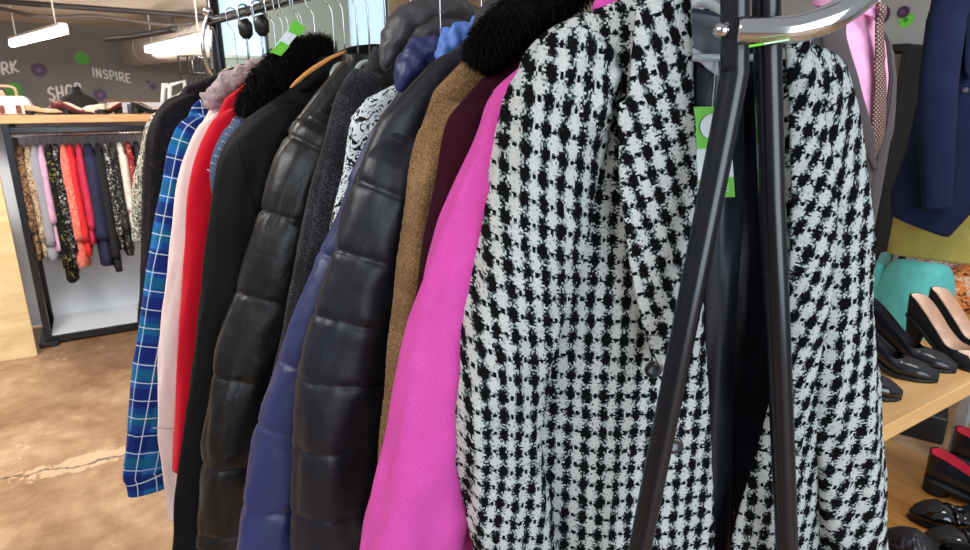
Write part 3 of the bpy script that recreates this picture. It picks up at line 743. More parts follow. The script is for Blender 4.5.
def word(txt,label,p0,p1,hpx,adv,lw=1.5):
    """baseline runs from photo point p0 to p1"""
    a=onY(*p0,YB-.012); b_=onY(*p1,YB-.012); up=onY(p0[0],p0[1]-hpx,YB-.012)-a; up.x=0
    tot=sum(adv[c] for c in txt); ex=(b_-a)/tot; mb=MB(); x=0; th=onY(p0[0],p0[1]-lw,YB-.012).z-a.z
    for ch in txt:
        for st in GL[ch]:
            P=[a+ex*x+ex*(u*.92)+up*v for u,v in (spline(st,3) if len(st)>5 and ch in 'SRPO' else st)]
            for i in range(len(P)-1):
                d=(P[i+1]-P[i]); 
                if d.length<1e-5: continue
                n_=Vector((-d.z,0,d.x)).normalized()*th*.5; e=d.normalized()*th*.3
                q=[P[i]-e-n_,P[i+1]+e-n_,P[i+1]+e+n_,P[i]-e+n_]; dz_=Vector((0,-.0012*(len(mb.v)//8%7),0)); q=[v+dz_ for v in q]; q2=[v+Vector((0,.012,0)) for v in q]
                mb.add(q+q2,[(0,1,2,3),(0,1,5,4),(1,2,6,5),(2,3,7,6),(3,0,4,7)])
        x+=adv[ch]
    mid=(a+b_)/2
    for i,v in enumerate(mb.v): mb.v[i]=v-mid
    o=mb.build('wall_lettering',M_PAINT,None,False); o.location=mid; info(o,label,'lettering'); return o
AD={'W':1.1,'O':.95,'R':.82,'K':.8,'S':.8,'H':.85,'P':.78,'I':.38,'N':.82,'E':.75}
word('WORK','white painted word WORK cut off at the left edge of the grey wall',(-19,79),(21,71),11,AD,1.9)
word('SHOP','white painted word SHOP partly behind the black torso form',(50,101),(85,96),13,AD,1.9)
word('INSPIRE','white painted word INSPIRE on the grey wall',(94,76.5),(133,83),8.5,AD,1.2)
M_PURP=plain('purple vinyl',rgb(74,46,86),.6,0,.05); M_PURP2=plain('pale purple vinyl',rgb(104,78,112),.6,0,.05); M_GRN=plain('green vinyl',rgb(70,150,46),.6,0,.04); M_GRN2=plain('light green vinyl',rgb(120,220,84),.6,0,.04)
def dot(px,py,rpx,mat,label,mat2=None,right=False,inner=.35,pop=0):
    f=(lambda x,y:onX(x,y,XR-.006-pop)) if right else (lambda x,y:onY(x,y,YB-.006-pop))
    c=f(px,py); r=abs(f(px,py-rpx).z-c.z)
    root=empty('wall_dot',c,0,label,'wall dot','vinyl dots on the walls')
    for k,(ra,mm,nm,off) in enumerate(((r,mat,'disc',0),)+(((r*inner,mat2,'centre',.004),) if mat2 else ())):
        mb=MB(); ring=[]
        for i in range(32):
            a=2*PI*i/32; u,v=ra*math.cos(a),ra*math.sin(a)
            ring.append(Vector((-off,u,v)) if right else Vector((u,-off,v)))
        dd=Vector((.006,0,0)) if right else Vector((0,.006,0))
        mb.loft([ring,[p+dd for p in ring]]); mb.build(nm,mm,root,False)
dot(39,70,7,M_PURP,'purple dot between the words WORK and INSPIRE',M_PURP2)
dot(82,58,6.5,M_GRN,'green dot on the grey wall below the left strip light',None)
dot(14,90,7.5,M_GRN,'green dot low on the wall above the white bag',None)
dot(100,95,6.2,M_PURP,'purple dot beside the black torso form',M_PURP2)
dot(153,87,3.2,M_PURP,'small purple dot right of the word INSPIRE',None)
dot(148,82,1.8,M_PURP,'tiny dark dot up and left of the small purple dot',None)
dot(880,15,10,M_PURP,'purple dot half hidden behind the suit collar',None,True)
dot(903,12,6.0,M_PURP,'purple dot overlapping a light green dot on the right wall',M_PURP2,True,.45,.014)
dot(906,20,7.5,M_GRN2,'light green dot under a purple dot on the right wall',M_GRN,True,.3)
# ceiling services
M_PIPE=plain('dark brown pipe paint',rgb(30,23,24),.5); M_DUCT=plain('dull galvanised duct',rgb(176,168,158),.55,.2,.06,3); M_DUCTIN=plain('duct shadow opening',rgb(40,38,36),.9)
M_TUBE=glowmat('lit fluorescent tube',(1,.95,.92,1),14); M_HOUS=plain('white lamp housing',rgb(220,214,206),.5)
def pipe(label,pts,r,name='ceiling_pipe',cat='pipe',mat=None):
    P=[onT(*p) for p in pts]; c=P[0]; o=MB().tube(spline([tuple(p-c) for p in P],6),r,12).build(name,mat or M_PIPE); o.location=c; return info(o,label,cat)
pipe('straight dark pipe running across under the pale ceiling',[(-40,-2,6.4),(60,6,6.7),(130,11,7.0),(215,18,7.4)],.030)
pipe('sagging grey cable looping under the ceiling pipe',[(-30,8,7),(2,9,7),(30,15,7),(60,17,7.1),(90,16,7.1),(118,19,7.2),(150,23,7.3),(175,25,7.4),(215,20,7.6)],.022,'ceiling_cable','cable',plain('grey cable',rgb(78,70,66),.6))
pipe('short dark pipe pointing at the round duct',[(106,38.5,7.2),(135,36,7.0),(175,29,6.6)],.034)
pipe('pale beam crossing the ceiling at the left',[(-40,-12,6.6),(60,-6,7.4),(160,0,8.2),(230,4,8.8)],.10,'ceiling_beam','beam',M_CEIL)
def strip(label,a,b_):
    A=onT(*a);B=onT(*b_); B.z=A.z; mid=(A+B)/2; d=(B-A); Ln=d.length; root=empty('strip_light',mid,math.atan2(d.y,d.x),label,'light','strip lights under the ceiling')
    MB().box((0,0,.055),(Ln+.05,.075,.03),.006).build('housing',M_HOUS,root,False)
    b=MB(); b.tube([(-Ln/2,0,0),(0,0,0),(Ln/2,0,0)],.040,16); b.build('tube',M_TUBE,root)
    for s in (-1,1):
        MB().box((s*(Ln/2+.02),0,.01),(.03,.08,.10),.006).build('end_cap',M_HOUS,root,False)
        MB().tube([(s*Ln*.4,0,.06),(s*Ln*.4,0,CZ-mid.z+.03)],.006,8).build('suspension_rod',M_HOUS,root)
    l=bpy.data.lights.new('strip_lamp','AREA'); l.shape='RECTANGLE'; l.size=Ln; l.size_y=.08; l.energy=26; l.color=(1,.95,.9)
    lo=bpy.data.objects.new('strip_lamp',l); COL.objects.link(lo); lo.location=(0,0,-.05); lo.parent=root
strip('lit strip light hanging at the left above the word WORK',(63,30.5,6.1),(13,44,7.5))
strip('lit strip light hanging in front of the round duct',(206,37,6.7),(148,50.5,8.4))
A=onT(133,51,9.4);B=onT(230,29,7.2); B.z=A.z; mid=(A+B)/2; d=B-A
du=empty('air_duct',mid,math.atan2(d.y,d.x),'large round grey duct behind the right strip light','duct'); Ln=d.length
b=MB(); b.tube([(-Ln/2,0,0),(0,0,0),(Ln/2,0,0)],.21,32,False); b.build('duct_tube',M_DUCT,du,solid=.01)
b=MB(); b.tube([(Ln/2-.05,0,0),(Ln/2-.04,0,0)],.205,32); b.build('end_plate',M_DUCTIN,du)  # dark disc painted in for the shade inside the open duct
for k in (-.3,.0,.3):
    b=MB(); b.tube([(Ln*k-.02,0,0),(Ln*k+.02,0,0)],.218,32); b.build('band',M_DUCT,du)
MB().tube([(0,0,.2),(0,0,CZ-mid.z)],.01,8).build('hanger_rod',M_PIPE,du)
# big warm duct right of the windows
A=onT(372,4,8.5);B=onT(520,14,10.5); mid=(A+B)/2; d=B-A
o=MB().tube([A-mid,Vector(),B-mid],.20,28).build('air_duct',plain('warm beige duct',rgb(206,176,146),.6,0,.08,3)); o.location=mid; info(o,'warm beige duct seen right of the second pale window','duct')
#---------------------------------------------------------------- rack with shelf at the back left
YR=4.57; P0=onY(50,345,YR); PT=onY(8,133,YR); ZS=onY(60,121,YR).z
x0=P0.x; x1=1.35
sr=empty('display_rack',((x0+x1)/2,YR+.25,0),0,'black framed wall rack with a wooden top shelf and pale back board at the left','clothes rack')
q=Vector(((x0+x1)/2,YR+.25,0))
M_SHELF=wood('light shelf wood',rgb(196,142,92),rgb(222,172,120),.5,(4,50,50)); M_BOARD=plain('pale blue grey board',rgb(216,222,230),.6,0,.02,2)
def bx(c,d,nm,mat,root,off,bev=0): return MB().box(Vector(c)-off,d,bev).build(nm,mat,root,False)
bx(((x0-.9+x1)/2,YR+.24,ZS+.012),(x1-x0+.9,.52,.045),'top_shelf',M_SHELF,sr,q,.004)
bx(((x0-.9+x1)/2,YR+.44,ZS/2),(x1-x0+.9,.02,ZS-.03),'back_board',M_BOARD,sr,q)
bx(((x0+x1)/2,YR+.22,.055),(x1-x0-.04,.42,.018),'base_shelf',M_BOARD,sr,q)
for xx in (x0,x1): bx((xx,YR,ZS/2),(.035,.035,ZS-.02),'post',M_BLACKTUBE,sr,q,.003)
for xx in (x0,x1): bx((xx,YR+.43,ZS/2),(.03,.03,ZS-.02),'post',M_BLACKTUBE,sr,q,.003)
for xx in (x0,x1): bx((xx-.0,YR+.2,.02),(.10,.50,.03),'foot',M_BLACKTUBE,sr,q,.004)
bx(((x0+x1)/2,YR+.02,.035),(x1-x0,.045,.045),'base_bar',M_BLACKTUBE,sr,q,.003)
bx(((x0+x1)/2,YR,ZS-.05),(x1-x0,.025,.03),'top_bar',M_BLACKTUBE,sr,q,.003)
ZR=ZS-.085; YG=YR+.20
MB().tube([Vector((x0,YG,ZR))-q,Vector(((x0+x1)/2,YG,ZR))-q,Vector((x1,YG,ZR))-q],.013,14).build('rail',M_CHROME,sr)
o=MB().box((0,0,.42),(1.2,.03,.84),.004).build('plywood_panel',wood('pale birch plywood',rgb(206,176,126),rgb(232,206,160),.5,(3,3,12)),None,False)
pc=onZ(38,355,0); o.location=(pc.x-.60,pc.y,.0); info(o,'pale plywood panel standing on the floor at the left edge','panel')
pz=onY(4,168,pc.y).z
for v in o.data.vertices:
    if v.co.z>.4: v.co.z=pz
# garments on the back rack
def blot(n,c1,c2,c3,sc=55): return blotch(n,[(0,rgb(*c1)),(.47,rgb(*c2)),(.6,rgb(*c3))],sc,1.5)
BK=[('patterned_top','brown leopard print top first on the back rack','top',17,(24,262),9,blot('leopard print',(44,30,24),(132,100,76),(192,160,130))),
('patterned_top','tan and cream top beside the leopard print top','top',25,(36,258),7,blot('tan cream print',(120,92,66),(190,168,140),(226,212,190))),
('knit_top','pale grey knit top on the back rack','top',32,(46,262),13,wool('pale grey knit',rgb(150,150,160),None,.2,.4,.15)),
('blouse','lilac pink blouse beside the pale grey knit','blouse',39,(55,252),8,plain('lilac cloth',rgb(206,160,190),.8)),
('dress','black dress with a few flowers, longest on the back rack','dress',47,(66,284),11,blot('black floral',(16,16,18),(20,20,22),(120,110,60),30)),
('dress','black dress with small white dots on the back rack','dress',54,(72,268),10,blot('black with white dots',(18,18,20),(22,22,24),(200,196,190),75)),
('blouse','coral blouse with a fine pale pattern','blouse',62,(82,268),11,blot('coral print',(214,92,84),(226,120,104),(240,190,170),110)),
('blouse','bright red blouse on the back rack','blouse',69,(91,256),9,plain('red cloth',rgb(206,34,40),.8)),
('blouse','crimson pink top beside the red blouse','top',78,(98,244),8,plain('crimson cloth',rgb(190,40,74),.8)),
('jacket','dark navy jacket in the middle of the back rack','jacket',88,(110,266),15,plain('dark navy cloth',rgb(26,30,62),.8)),
('cardigan','black cardigan beside the dark navy jacket','cardigan',98,(120,272),10,plain('black knit',rgb(24,24,28),.9)),
('patterned_top','black and white patterned top on the back rack','top',106,(126,250),8,blot('bw print',(24,24,26),(60,60,64),(222,220,214),70)),
('patterned_top','black top with grey speckles on the back rack','top',113,(131,256),8,blot('black speckle',(18,18,20),(34,34,36),(150,148,144),80)),
('blouse','cream white blouse on the back rack','blouse',121,(136,226),8,plain('cream cloth',rgb(226,216,204),.8)),
('patterned_top','dark red top with a print at the right of the back rack','top',129,(142,215),8,blot('dark red print',(90,22,26),(160,40,40),(222,190,170),60)),
('shirt','dark shirt beside the dark red print top','shirt',138,(150,240),9,plain('dark shirt cloth',rgb(40,40,52),.8))]
for i,(nm,lab,cat,pt,pb,wpx,mm) in enumerate(BK):
    top=onY(pt,146,YG-.18); P_=onY(pt,146,YG); X=onY(pt,146,YG-.18).x; zh=onY(pb[0],pb[1],YG-.2).z
    rt=empty(nm,(X,YG,zh),PI/2,lab,cat,'garments on the back rack'); zt=ZR-.06
    th=wpx*.5*4.5/620*.95
    sd=i*1.7
    zl=zh+(.10 if i%3 else .18)
    body_mesh('body',mm,rt,zh,[(zt,.05,.012),(zt-.03,.12,.02),(zt-.07,.17,th*.75),(zt-.25,.17,th*.8),(zh+.15,.19,th*.85),(zh,.20,th*.9)],fold=.012,lo=True,seed=sd)
    sleeve_mesh('sleeve',mm,rt,zh,[(-.12,zt-.03),(-.18,zt-.09),(-.205,zt-.3),(-.215,zl)],.045,th*.95,0,None,.006,1,True,sd)
    sleeve_mesh('sleeve',mm,rt,zh,[(-.12,zt-.03),(-.18,zt-.09),(-.205,zt-.3),(-.215,zl)],.045,th*.95,0,None,.006,-1,True,sd+2)
    class GG: pass
    gg=GG(); gg.P=(X,YG); gg.a=PI/2
    hanger(gg,'thin hanger holding the '+lab.split(' on the')[0].split(' beside')[0].split(' in the')[0].split(' first')[0].split(',')[0].split(' at the')[0],M_CHROME,zt+.005,.13,'wire','hangers on the back rack',rz=ZR)
for i,(px,lab) in enumerate(((84,'empty hanger left of the dark navy jacket on the back rack'),(74.5,'empty hanger beside the bright red blouse on the back rack'))):
    gg=GG(); gg.P=(onY(px,146,YG-.1).x,YG); gg.a=PI/2
    hanger(gg,lab,M_CHROME,ZR-.055,.13,'wire','hangers on the back rack',rz=ZR)
#---------------------------------------------------------------- shoes
def shoe(name,label,loc,rz,Ls,mup,mlin,heel=.0,wid=.038,topline=None,hh=.055,sole=.006,msole=None,grp=None,point=1.0,lo=False,strap=False,mheel=None,toeh=.036,cat='shoe',thick=False):
    """x runs heel to toe; heel lift raises the rear"""
    root=empty(name,loc,rz,label,cat,grp)
    N=14 if lo else 34; M=9 if lo else 21
    def sz_(t):   # sole height
        k=max(0,1-t/.66); k2=k*k*(3-2*k); return heel*k2+sole
    def wd(t):
        return wid*lerp([0,.06,.18,.42,.68,.82,.93,1],[.30,.66,.74,.70,1.0,.92,.62*point,.16],t)
    def ht(t): return lerp([0,.1,.3,.55,.72,.86,1],[hh,hh,hh*.86,hh*.62,toeh*1.25,toeh*1.02,toeh*.45],t)
    tl=topline or .70
    def phim(t): return PI*lerp([0,.08,tl-.14,tl-.05,tl,1],[.56,.56,.60,.72,1,1],t)
    def shell(sc,dz,drop=0):
        rings=[]
        for i in range(N+1):
            t=i/N; t=t*.5*(1+t**.0) if False else t
            W=wd(t)*sc; Hh=ht(t)*(1-drop); zb=sz_(t)+dz; pm=phim(t); ring=[]
            for j in range(M):
                f=-pm+2*pm*j/(M-1); s=math.sin(f); c=(1-math.cos(f))/2
                y=W*math.copysign(abs(s)**.7,s) if abs(f)<PI/2 or pm>PI*.9 else W*math.copysign(abs(s)**.7,s)
                c2=c/max(.0001,(1-math.cos(pm))/2) if pm<PI*.99 else c
                ring.append((t*Ls*(.985 if sc<1 else 1)+ (.004 if sc<1 else 0), y, zb+Hh*c2**1.15))
            rings.append(ring)
        mb=MB(); mb.grid([[Vector(p) for p in r] for r in rings],[(p[0],p[1]+p[2]) for r in rings for p in r])
        return mb
    u=shell(1,0)
    b0=[Vector((0,wid*.66*math.sin(a)*.45,sz_(0)+hh*.5+hh*.5*math.cos(a)*.9)) for a in ()]
    # close heel and toe ends
    r0=list(range(M)); u.f.append(tuple(r0)); u.f.append(tuple(range(N*M,(N+1)*M)))
    u.build('upper',mup,root)
    ln=shell(.93,.003,.05); ln.f.append(tuple(range(M))); ln.build('lining',mlin,root)
    so=MB(); rr=[]
    th=sole if not thick else sole
    for i in range(N+1):
        t=i/N; W=wd(t)*.97+.002; z=sz_(t); e=.004 if t in (0,1) else 0
        rr.append([Vector((t*Ls,-W,z+.004)),Vector((t*Ls,W,z+.004)),Vector((t*Ls,W*.98,z-sole)),Vector((t*Ls,-W*.98,z-sole))])
    so.loft(rr); so.build('sole',msole or mup,root)
    if heel>.012:
        hb=MB(); rr=[]
        for k in range(6):
            v=k/5; z=(sz_(.06)-sole)*(1-v); lx=lerp([0,1],[.26,.13 if heel>.04 else .25],v)*Ls; W=wid*lerp([0,1],[.70,.42 if heel>.04 else .70],v)
            xo=.012*v if heel>.04 else 0
            if k==0: z+=.004
            rr.append([Vector((xo+lx*(.5+.5*math.cos(a)),W*math.sin(a),z if k else z+ (sz_(min(1,(xo+lx*(.5+.5*math.cos(a)))/Ls))-sz_(.06))*1.0)) for a in [2*PI*q_/16 for q_ in range(16)]])
        hb.loft(rr); hb.build('heel',mheel or msole or mup,root)
    if strap:
        mb=MB(); rows=[]
        for i in range(5):
            t=.50+.12*i/4; pm=PI*.86 if t<tl else PI; row=[]
            for j in range(15):
                f=-PI+2*PI*j/14; W=wd(t)*1.04; Hh=ht(t)*1.08
                c=(1-math.cos(f))/2; s=math.sin(f); row.append(Vector((t*Ls,W*math.copysign(abs(s)**.7,s),sz_(t)+Hh*c**1.1+.002)))
            rows.append(row)
        mb.grid(rows); mb.build('strap',mup,root,solid=.003)
    return root
M_LEATH=plain('black smooth leather',rgb(24,25,32),.30,0,.05,30,.08,300,.0005,coat=.2)
M_SUEDE=plain('black suede',rgb(13,12,14),.85,0,.05,60,.2,500,.0005,sheen=.1)
M_PATENT=plain('black patent leather',rgb(11,11,13),.09,0,.02,coat=.6)
M_WOVEN=checks('black woven leather',rgb(14,14,18),rgb(58,60,74),.020,.020,.35)
M_BEIGE=plain('beige insole',rgb(236,206,184),.6); M_REDLIN=plain('red lining',rgb(206,36,62),.55); M_DKLIN=plain('dark lining',rgb(30,28,32),.7); M_SOLE=plain('black rubber sole',rgb(16,16,17),.6)
# tables
M_TWOOD=wood('honey table wood',rgb(228,172,108),rgb(242,196,136),.42,(3,26,26)); M_TWOOD2=wood('orange table wood',rgb(206,136,62),rgb(232,168,92),.38,(26,3,26)); M_SILV=plain('brushed silver leg',rgb(196,206,216),.35,.6)
TZ=.765; e0=onZ(878.6,443.6,.72); ty0=.605
tb=empty('display_table',(2.05,ty0+.11,0),0,'honey coloured wooden display table carrying the black pumps','table'); q=Vector((2.05,ty0+.11,0))
bx((2.05,ty0+.11,.7425),(1.56,.22,.045),'tabletop',M_TWOOD,tb,q,.003)
lgp=onX(960,425,2.60)
for xx in (1.34,onY(961,425,ty0+.17).x):
    for yy in (ty0+.05,ty0+.17):
        bx((xx,yy,.36),(.035,.035,.72),'leg',M_SILV,tb,q,.003)
lw=empty('display_table',(1.80,.72,0),0,'low orange wooden display table under the honey coloured table','table'); q=Vector((1.80,.72,0))
bx((1.80,.80,.282),(1.06,1.2,.036),'tabletop',M_TWOOD2,lw,q,.003)
for xx in (1.36,2.24):
    for yy in (.3,1.3): bx((xx,yy,.132),(.04,.04,.264),'leg',M_TWOOD2,lw,q,.003)
def rzof(a,b_): return math.atan2(b_.y-a.y,b_.x-a.x)
def place_shoe(toe,heel_px,z,Ls,**k):
    T=onZ(*toe,z); Hh=onZ(*heel_px,z); a=rzof(Hh,T); loc=(T.x-math.cos(a)*Ls,T.y-math.sin(a)*Ls,z+.0005); return dict(loc=loc,rz=a,Ls=Ls,**k)
def mk(name,label,toe,hp,z,Ls,*a,**k):
    d=place_shoe(toe,hp,z,Ls); return shoe(name,label,d['loc'],d['rz'],Ls,*a,**k)
PG='black pumps on the honey table'
mk('pump_shoe','black smooth leather pump, front one of the pair beside the houndstooth sleeve',(938,382),(862,366),TZ,.26,M_LEATH,M_DKLIN,.088,.043,.66,.072,.005,M_SOLE,PG)
mk('pump_shoe','black smooth leather pump, rear one of the pair beside the houndstooth sleeve',(956,373),(884,355),TZ,.26,M_LEATH,M_DKLIN,.088,.043,.66,.072,.005,M_SOLE,PG)
mk('pump_shoe','black suede pump with beige insole, nearer of the two before the teal chair',(992,376),(912,346),TZ,.26,M_SUEDE,M_BEIGE,.092,.042,.74,.066,.005,M_SOLE,PG)
mk('pump_shoe','black suede pump with beige insole, farther of the two before the teal chair',(1010,366),(930,337),TZ,.26,M_SUEDE,M_BEIGE,.092,.042,.74,.066,.005,M_SOLE,PG)
mk('flat_shoe','black patent flat shoe at the corner of the honey table beside the houndstooth sleeve',(901,399),(855,391),TZ,.20,M_PATENT,M_DKLIN,.012,.042,.5,.05,.006,M_SOLE,PG,toeh=.036)
LG='black shoes on the low table'
mk('loafer','black leather loafer with a red lining, nearer of the pair on the low table',(1040,520),(924,488),.30,.29,M_LEATH,M_REDLIN,.034,.054,.62,.09,.012,M_SOLE,LG,toeh=.04,strap=True)
mk('loafer','black leather loafer with a red lining, farther of the pair on the low table',(1060,494),(948,464),.30,.29,M_LEATH,M_REDLIN,.034,.054,.62,.09,.012,M_SOLE,LG,toeh=.04,strap=True)
mk('loafer','shiny black patent loafer in front of the red lined loafers',(908,518),(1010,534),.30,.27,M_PATENT,M_DKLIN,.018,.05,.52,.055,.008,M_SOLE,LG,toeh=.045,strap=True)
mk('loafer','second shiny black patent loafer at the lower right corner',(920,545),(1030,565),.30,.27,M_PATENT,M_DKLIN,.018,.05,.52,.055,.008,M_SOLE,LG,toeh=.045,strap=True)
mk('woven_shoe','black woven leather shoe at the bottom beside the houndstooth sleeve',(880,540),(960,572),.30,.26,M_WOVEN,M_DKLIN,.014,.052,.5,.055,.008,M_SOLE,LG,toeh=.045)
#---------------------------------------------------------------- suit on a bust form
def torso_pt(z,th,prof,k=1.0):
    zs=[p[0] for p in prof]; A=lerp(zs,[p[1] for p in prof],z)*k; B=lerp(zs,[p[2] for p in prof],z)*k
    return Vector((A*math.copysign(abs(math.sin(th))**.85,math.sin(th)),-B*math.copysign(abs(math.cos(th))**.85,math.cos(th)),z))
cS=onT(819,150,1.86); fa_=math.radians(33)-YAW
SB=TZ-.055
st=empty('bust_form',(cS.x,cS.y,SB),fa_,'bust form in brown grey suit jacket, pink shirt and patterned tie behind the houndstooth sleeve','mannequin')
M_SUIT=plain('brown grey suiting',rgb(60,52,55),.75,0,.06,300,.2,600,.0005,sheen=.1); M_SUITIN=plain('mauve suit lining',rgb(138,118,122),.6); M_SHIRT=plain('pink shirt cotton',rgb(238,170,212),.8)
M_TIE=checks('brown tie with pale dots',rgb(74,44,44),rgb(206,168,152),.012,.011,.5,.22)
pr=[(.17,.19,.15),(.35,.18,.15),(.5,.175,.155),(.7,.195,.15),(.85,.205,.125),(.95,.19,.095),(1.0,.125,.075),(1.03,.08,.065),(1.08,.065,.06)]
def ringsurf(nm,mat,z0,z1,t0,t1,k,NZ=50,NT=48,solid=.004,kf=None):
    rows=[];uv=[]
    for i in range(NZ+1):
        z=z0+(z1-z0)*i/NZ; a=t0(z);b_=t1(z); row=[]
        for j in range(NT+1):
            t=a+(b_-a)*j/NT; p=torso_pt(z,t,pr,k+(kf(z,j/NT) if kf else 0)); row.append(p); uv.append((t*.18,z))
        rows.append(row)
    mb=MB(); mb.grid(rows,uv); return mb.build(nm,mat,st,solid=solid)
gap=lambda z: lerp([.17,.30,.62,.68,.80,1.0,1.03],[.10,.02,.0,.07,.30,.60,.68],z)
ringsurf('shirt',M_SHIRT,.50,1.05,lambda z:-PI*.6,lambda z:PI*.6,1.0,40,40)
ringsurf('jacket',M_SUIT,.17,1.02,lambda z:gap(z),lambda z:2*PI-gap(z),1.05,60,80,.006)
def lap(s):
    rows=[];uv=[]
    for i in range(41):
        z=.60+.42*i/40; g_=gap(z); wv=lerp([.60,.66,.80,.88,.90,1.02],[.02,.22,.52,.66,.50,.44],z); row=[]
        for j in range(11):
            t=g_+wv*j/10; row.append(torso_pt(z,s*t,pr,1.085+.03*math.sin(PI*min(1,j/10))*.4)); uv.append((t*.18,z))
        rows.append(row)
    mb=MB(); mb.grid(rows,uv); mb.build('lapel',M_SUIT,st,solid=.005)
lap(1); lap(-1)
for s in (-1,1):
    b=MB(); b.tube(spline([(s*.17,0,.965),(s*.235,0,.86),(s*.25,-.01,.6),(s*.235,-.03,.3)],6),[.05]*4+[.062]*6+[.055]*6+[.05]*3,20); b.build('sleeve',M_SUIT,st)
# collar and tie
for s in (-1,1):
    rows=[]
    for i in range(7):
        t=s*(.10+1.9*i/6); row=[]
        for j in range(5):
            v=j/4; drop=lerp([0,1],[.075,.03],abs(i)/6); z=1.075-drop*v; rr=.078+.022*v; row.append(Vector((rr*math.sin(t),-rr*math.cos(t)*1.0-.01,z)))
        rows.append(row)
    mb=MB(); mb.grid(rows); mb.build('collar',M_SHIRT,st,solid=.004)
rows=[];uv=[]
for i in range(31):
    t=i/30; z=1.04-.41*t; wv=lerp([0,.08,.12,.5,1],[.022,.017,.018,.030,.038],t); p=torso_pt(z,0,pr,1.0); row=[]
    for j in range(9):
        u=-1+j/4; row.append(Vector((u*wv,min(p.y,-.085-.03*min(1,t*3))-.016*(1-t**4)-.008*(1-u*u)-(.012*math.exp(-((t-.05)/.05)**2)),z))); uv.append((u*wv,z))
    rows.append(row)
mb=MB(); mb.grid(rows,uv); mb.build('tie',M_TIE,st,solid=.004)
MB().tube([(0,0,-SB+.01),(0,0,-.2),(0,0,.3)],.018,16).build('stand_pole',M_CHROME,st)
MB().lathe([(0,0),(.12,0),(.12,.012),(.03,.02),(0,.02)],(0,0,-SB),32).build('stand_base',M_BLACKTUBE,st)
MB().lathe([(0,1.0),(.06,1.0),(.058,1.10),(.03,1.125),(0,1.125)],(0,0,0),24).build('neck_block',plain('linen form',rgb(196,170,150),.8),st)
#---------------------------------------------------------------- navy blazer and olive skirt at the right
TB=2.45; cb=onT(932,100,TB); va=math.atan2(cb.y,cb.x)
bz=empty('blazer',(cb.x,cb.y,.95),va+PI,'navy blazer hanging at the right with a dark button and one sleeve towards us','blazer')
M_BLAZ=wool('navy blazer cloth',rgb(23,31,58),rgb(32,42,74),.05,.25,.15,700)
def bl(px,py):   # photo point to (image-right offset, z) on a plane facing the camera at the blazer
    d=ray(px,py); nvec=Vector((cb.x,cb.y,0)).normalized(); t=nvec.dot(cb-EYE)/nvec.dot(d); X=EYE+d*t; rt=Vector((nvec.y,-nvec.x,0)); return (X-cb).dot(rt),X.z
def blmesh(nm,mat,left,right,dep,yoff,root,N=60,M=36,seed=0,fold=.01,zb=.95,wob=1):
    zs=[bl(*p)[1] for p in left]; rows=[];uv=[]
    l=[bl(*p) for p in left]; r=[bl(*p) for p in right]
    for i in range(N+1):
        t=i/N; la=lerp([k/(len(l)-1) for k in range(len(l))],[p[0] for p in l],t); lz=lerp([k/(len(l)-1) for k in range(len(l))],[p[1] for p in l],t)
        ra=lerp([k/(len(r)-1) for k in range(len(r))],[p[0] for p in r],t); rz_=lerp([k/(len(r)-1) for k in range(len(r))],[p[1] for p in r],t)
        ring=[]
        for j in range(M):
            f=2*PI*j/M; u=.5-.5*math.copysign(abs(math.cos(f))**.8,math.cos(f)); x=la+(ra-la)*u; z=lz+(rz_-lz)*u
            y=math.copysign(abs(math.sin(f))**.75,math.sin(f))*dep; w_=fold*nz(x*12+seed,z*1.5,seed+math.sin(f))
            # local frame: +x towards camera? root x axis points to the camera
            ring.append(Vector((yoff+ -y+w_, x, z-zb))); uv.append((x,z))
        rows.append(ring)
    mb=MB(); mb.loft(rows,True,True,uv); return mb.build(nm,mat,root)
# root x axis = towards camera, root y axis = image right
blmesh('body',M_BLAZ,[(941,-60),(924,42),(917,100),(906,150),(890,192),(890,214)],[(1010,-60),(1012,42),(1008,100),(1002,150),(984,200),(950,237)],.085,-.02,bz,seed=2,fold=.02)
blmesh('sleeve',M_BLAZ,[(946,-40),(926,24),(919,80),(917,130),(920,170),(922,206)],[(1000,-40),(966,20),(958,80),(955,130),(953,170),(951,202)],.055,.115,bz,seed=5,fold=.008)
blmesh('sleeve',M_BLAZ,[(946,-40),(926,24),(919,80),(917,130),(920,170),(922,200)],[(1000,-40),(966,20),(958,80),(955,130),(953,170),(951,200)],.055,-.15,bz,seed=7,fold=.008)
blmesh('lapel',M_BLAZ,[(958,-40),(964,20),(963,70)],[(1010,-40),(1000,20),(968,80)],.012,.072,bz,24,20,3,.0)
bq=bl(964,91); b=MB(); b.lathe([(0,0),(.011,0),(.013,.003),(.009,.005),(0,.004)],(0,0,0),18); b.v=[Vector((.085+v.z,bq[0]+v.x,bq[1]+v.y-.95)) for v in b.v]; b.build('button',M_METALBTN,bz)
cb0=cb; cb=cb+ (cb-EYE).normalized()*.26
sk=empty('skirt',(cb.x,cb.y,.9),va+PI,'olive yellow skirt hanging behind the navy blazer','skirt')
M_OLIVE=wool('olive yellow cloth',rgb(156,146,76),rgb(188,178,106),.15,.3,.15,500)
blmesh('body',M_OLIVE,[(925,120),(908,170),(894,215),(887,252)],[(990,120),(1000,170),(1004,215),(1008,266)],.07,0,sk,seed=9,fold=.03,zb=.9)
blmesh('waistband',M_OLIVE,[(925,116),(924,122)],[(990,116),(991,122)],.074,0,sk,10,30,1,0,zb=.9)
nv=Vector((cb.x,cb.y,0)).normalized(); rt=Vector((nv.y,-nv.x,0))
r2=empty('clothes_rack',(cb.x,cb.y,0),va+PI,'dark clothes rack standing behind the navy blazer and olive skirt','clothes rack')
for yy in (-.0,.62):
    MB().tube([(-.17,yy,.03),(-.17,yy,1.2),(-.17,yy,2.2)],.016,14).build('post',M_BLACKTUBE,r2)
MB().tube([(-.17,0,2.19),(-.17,.3,2.19),(-.17,.62,2.19)],.016,14).build('rail',M_BLACKTUBE,r2)
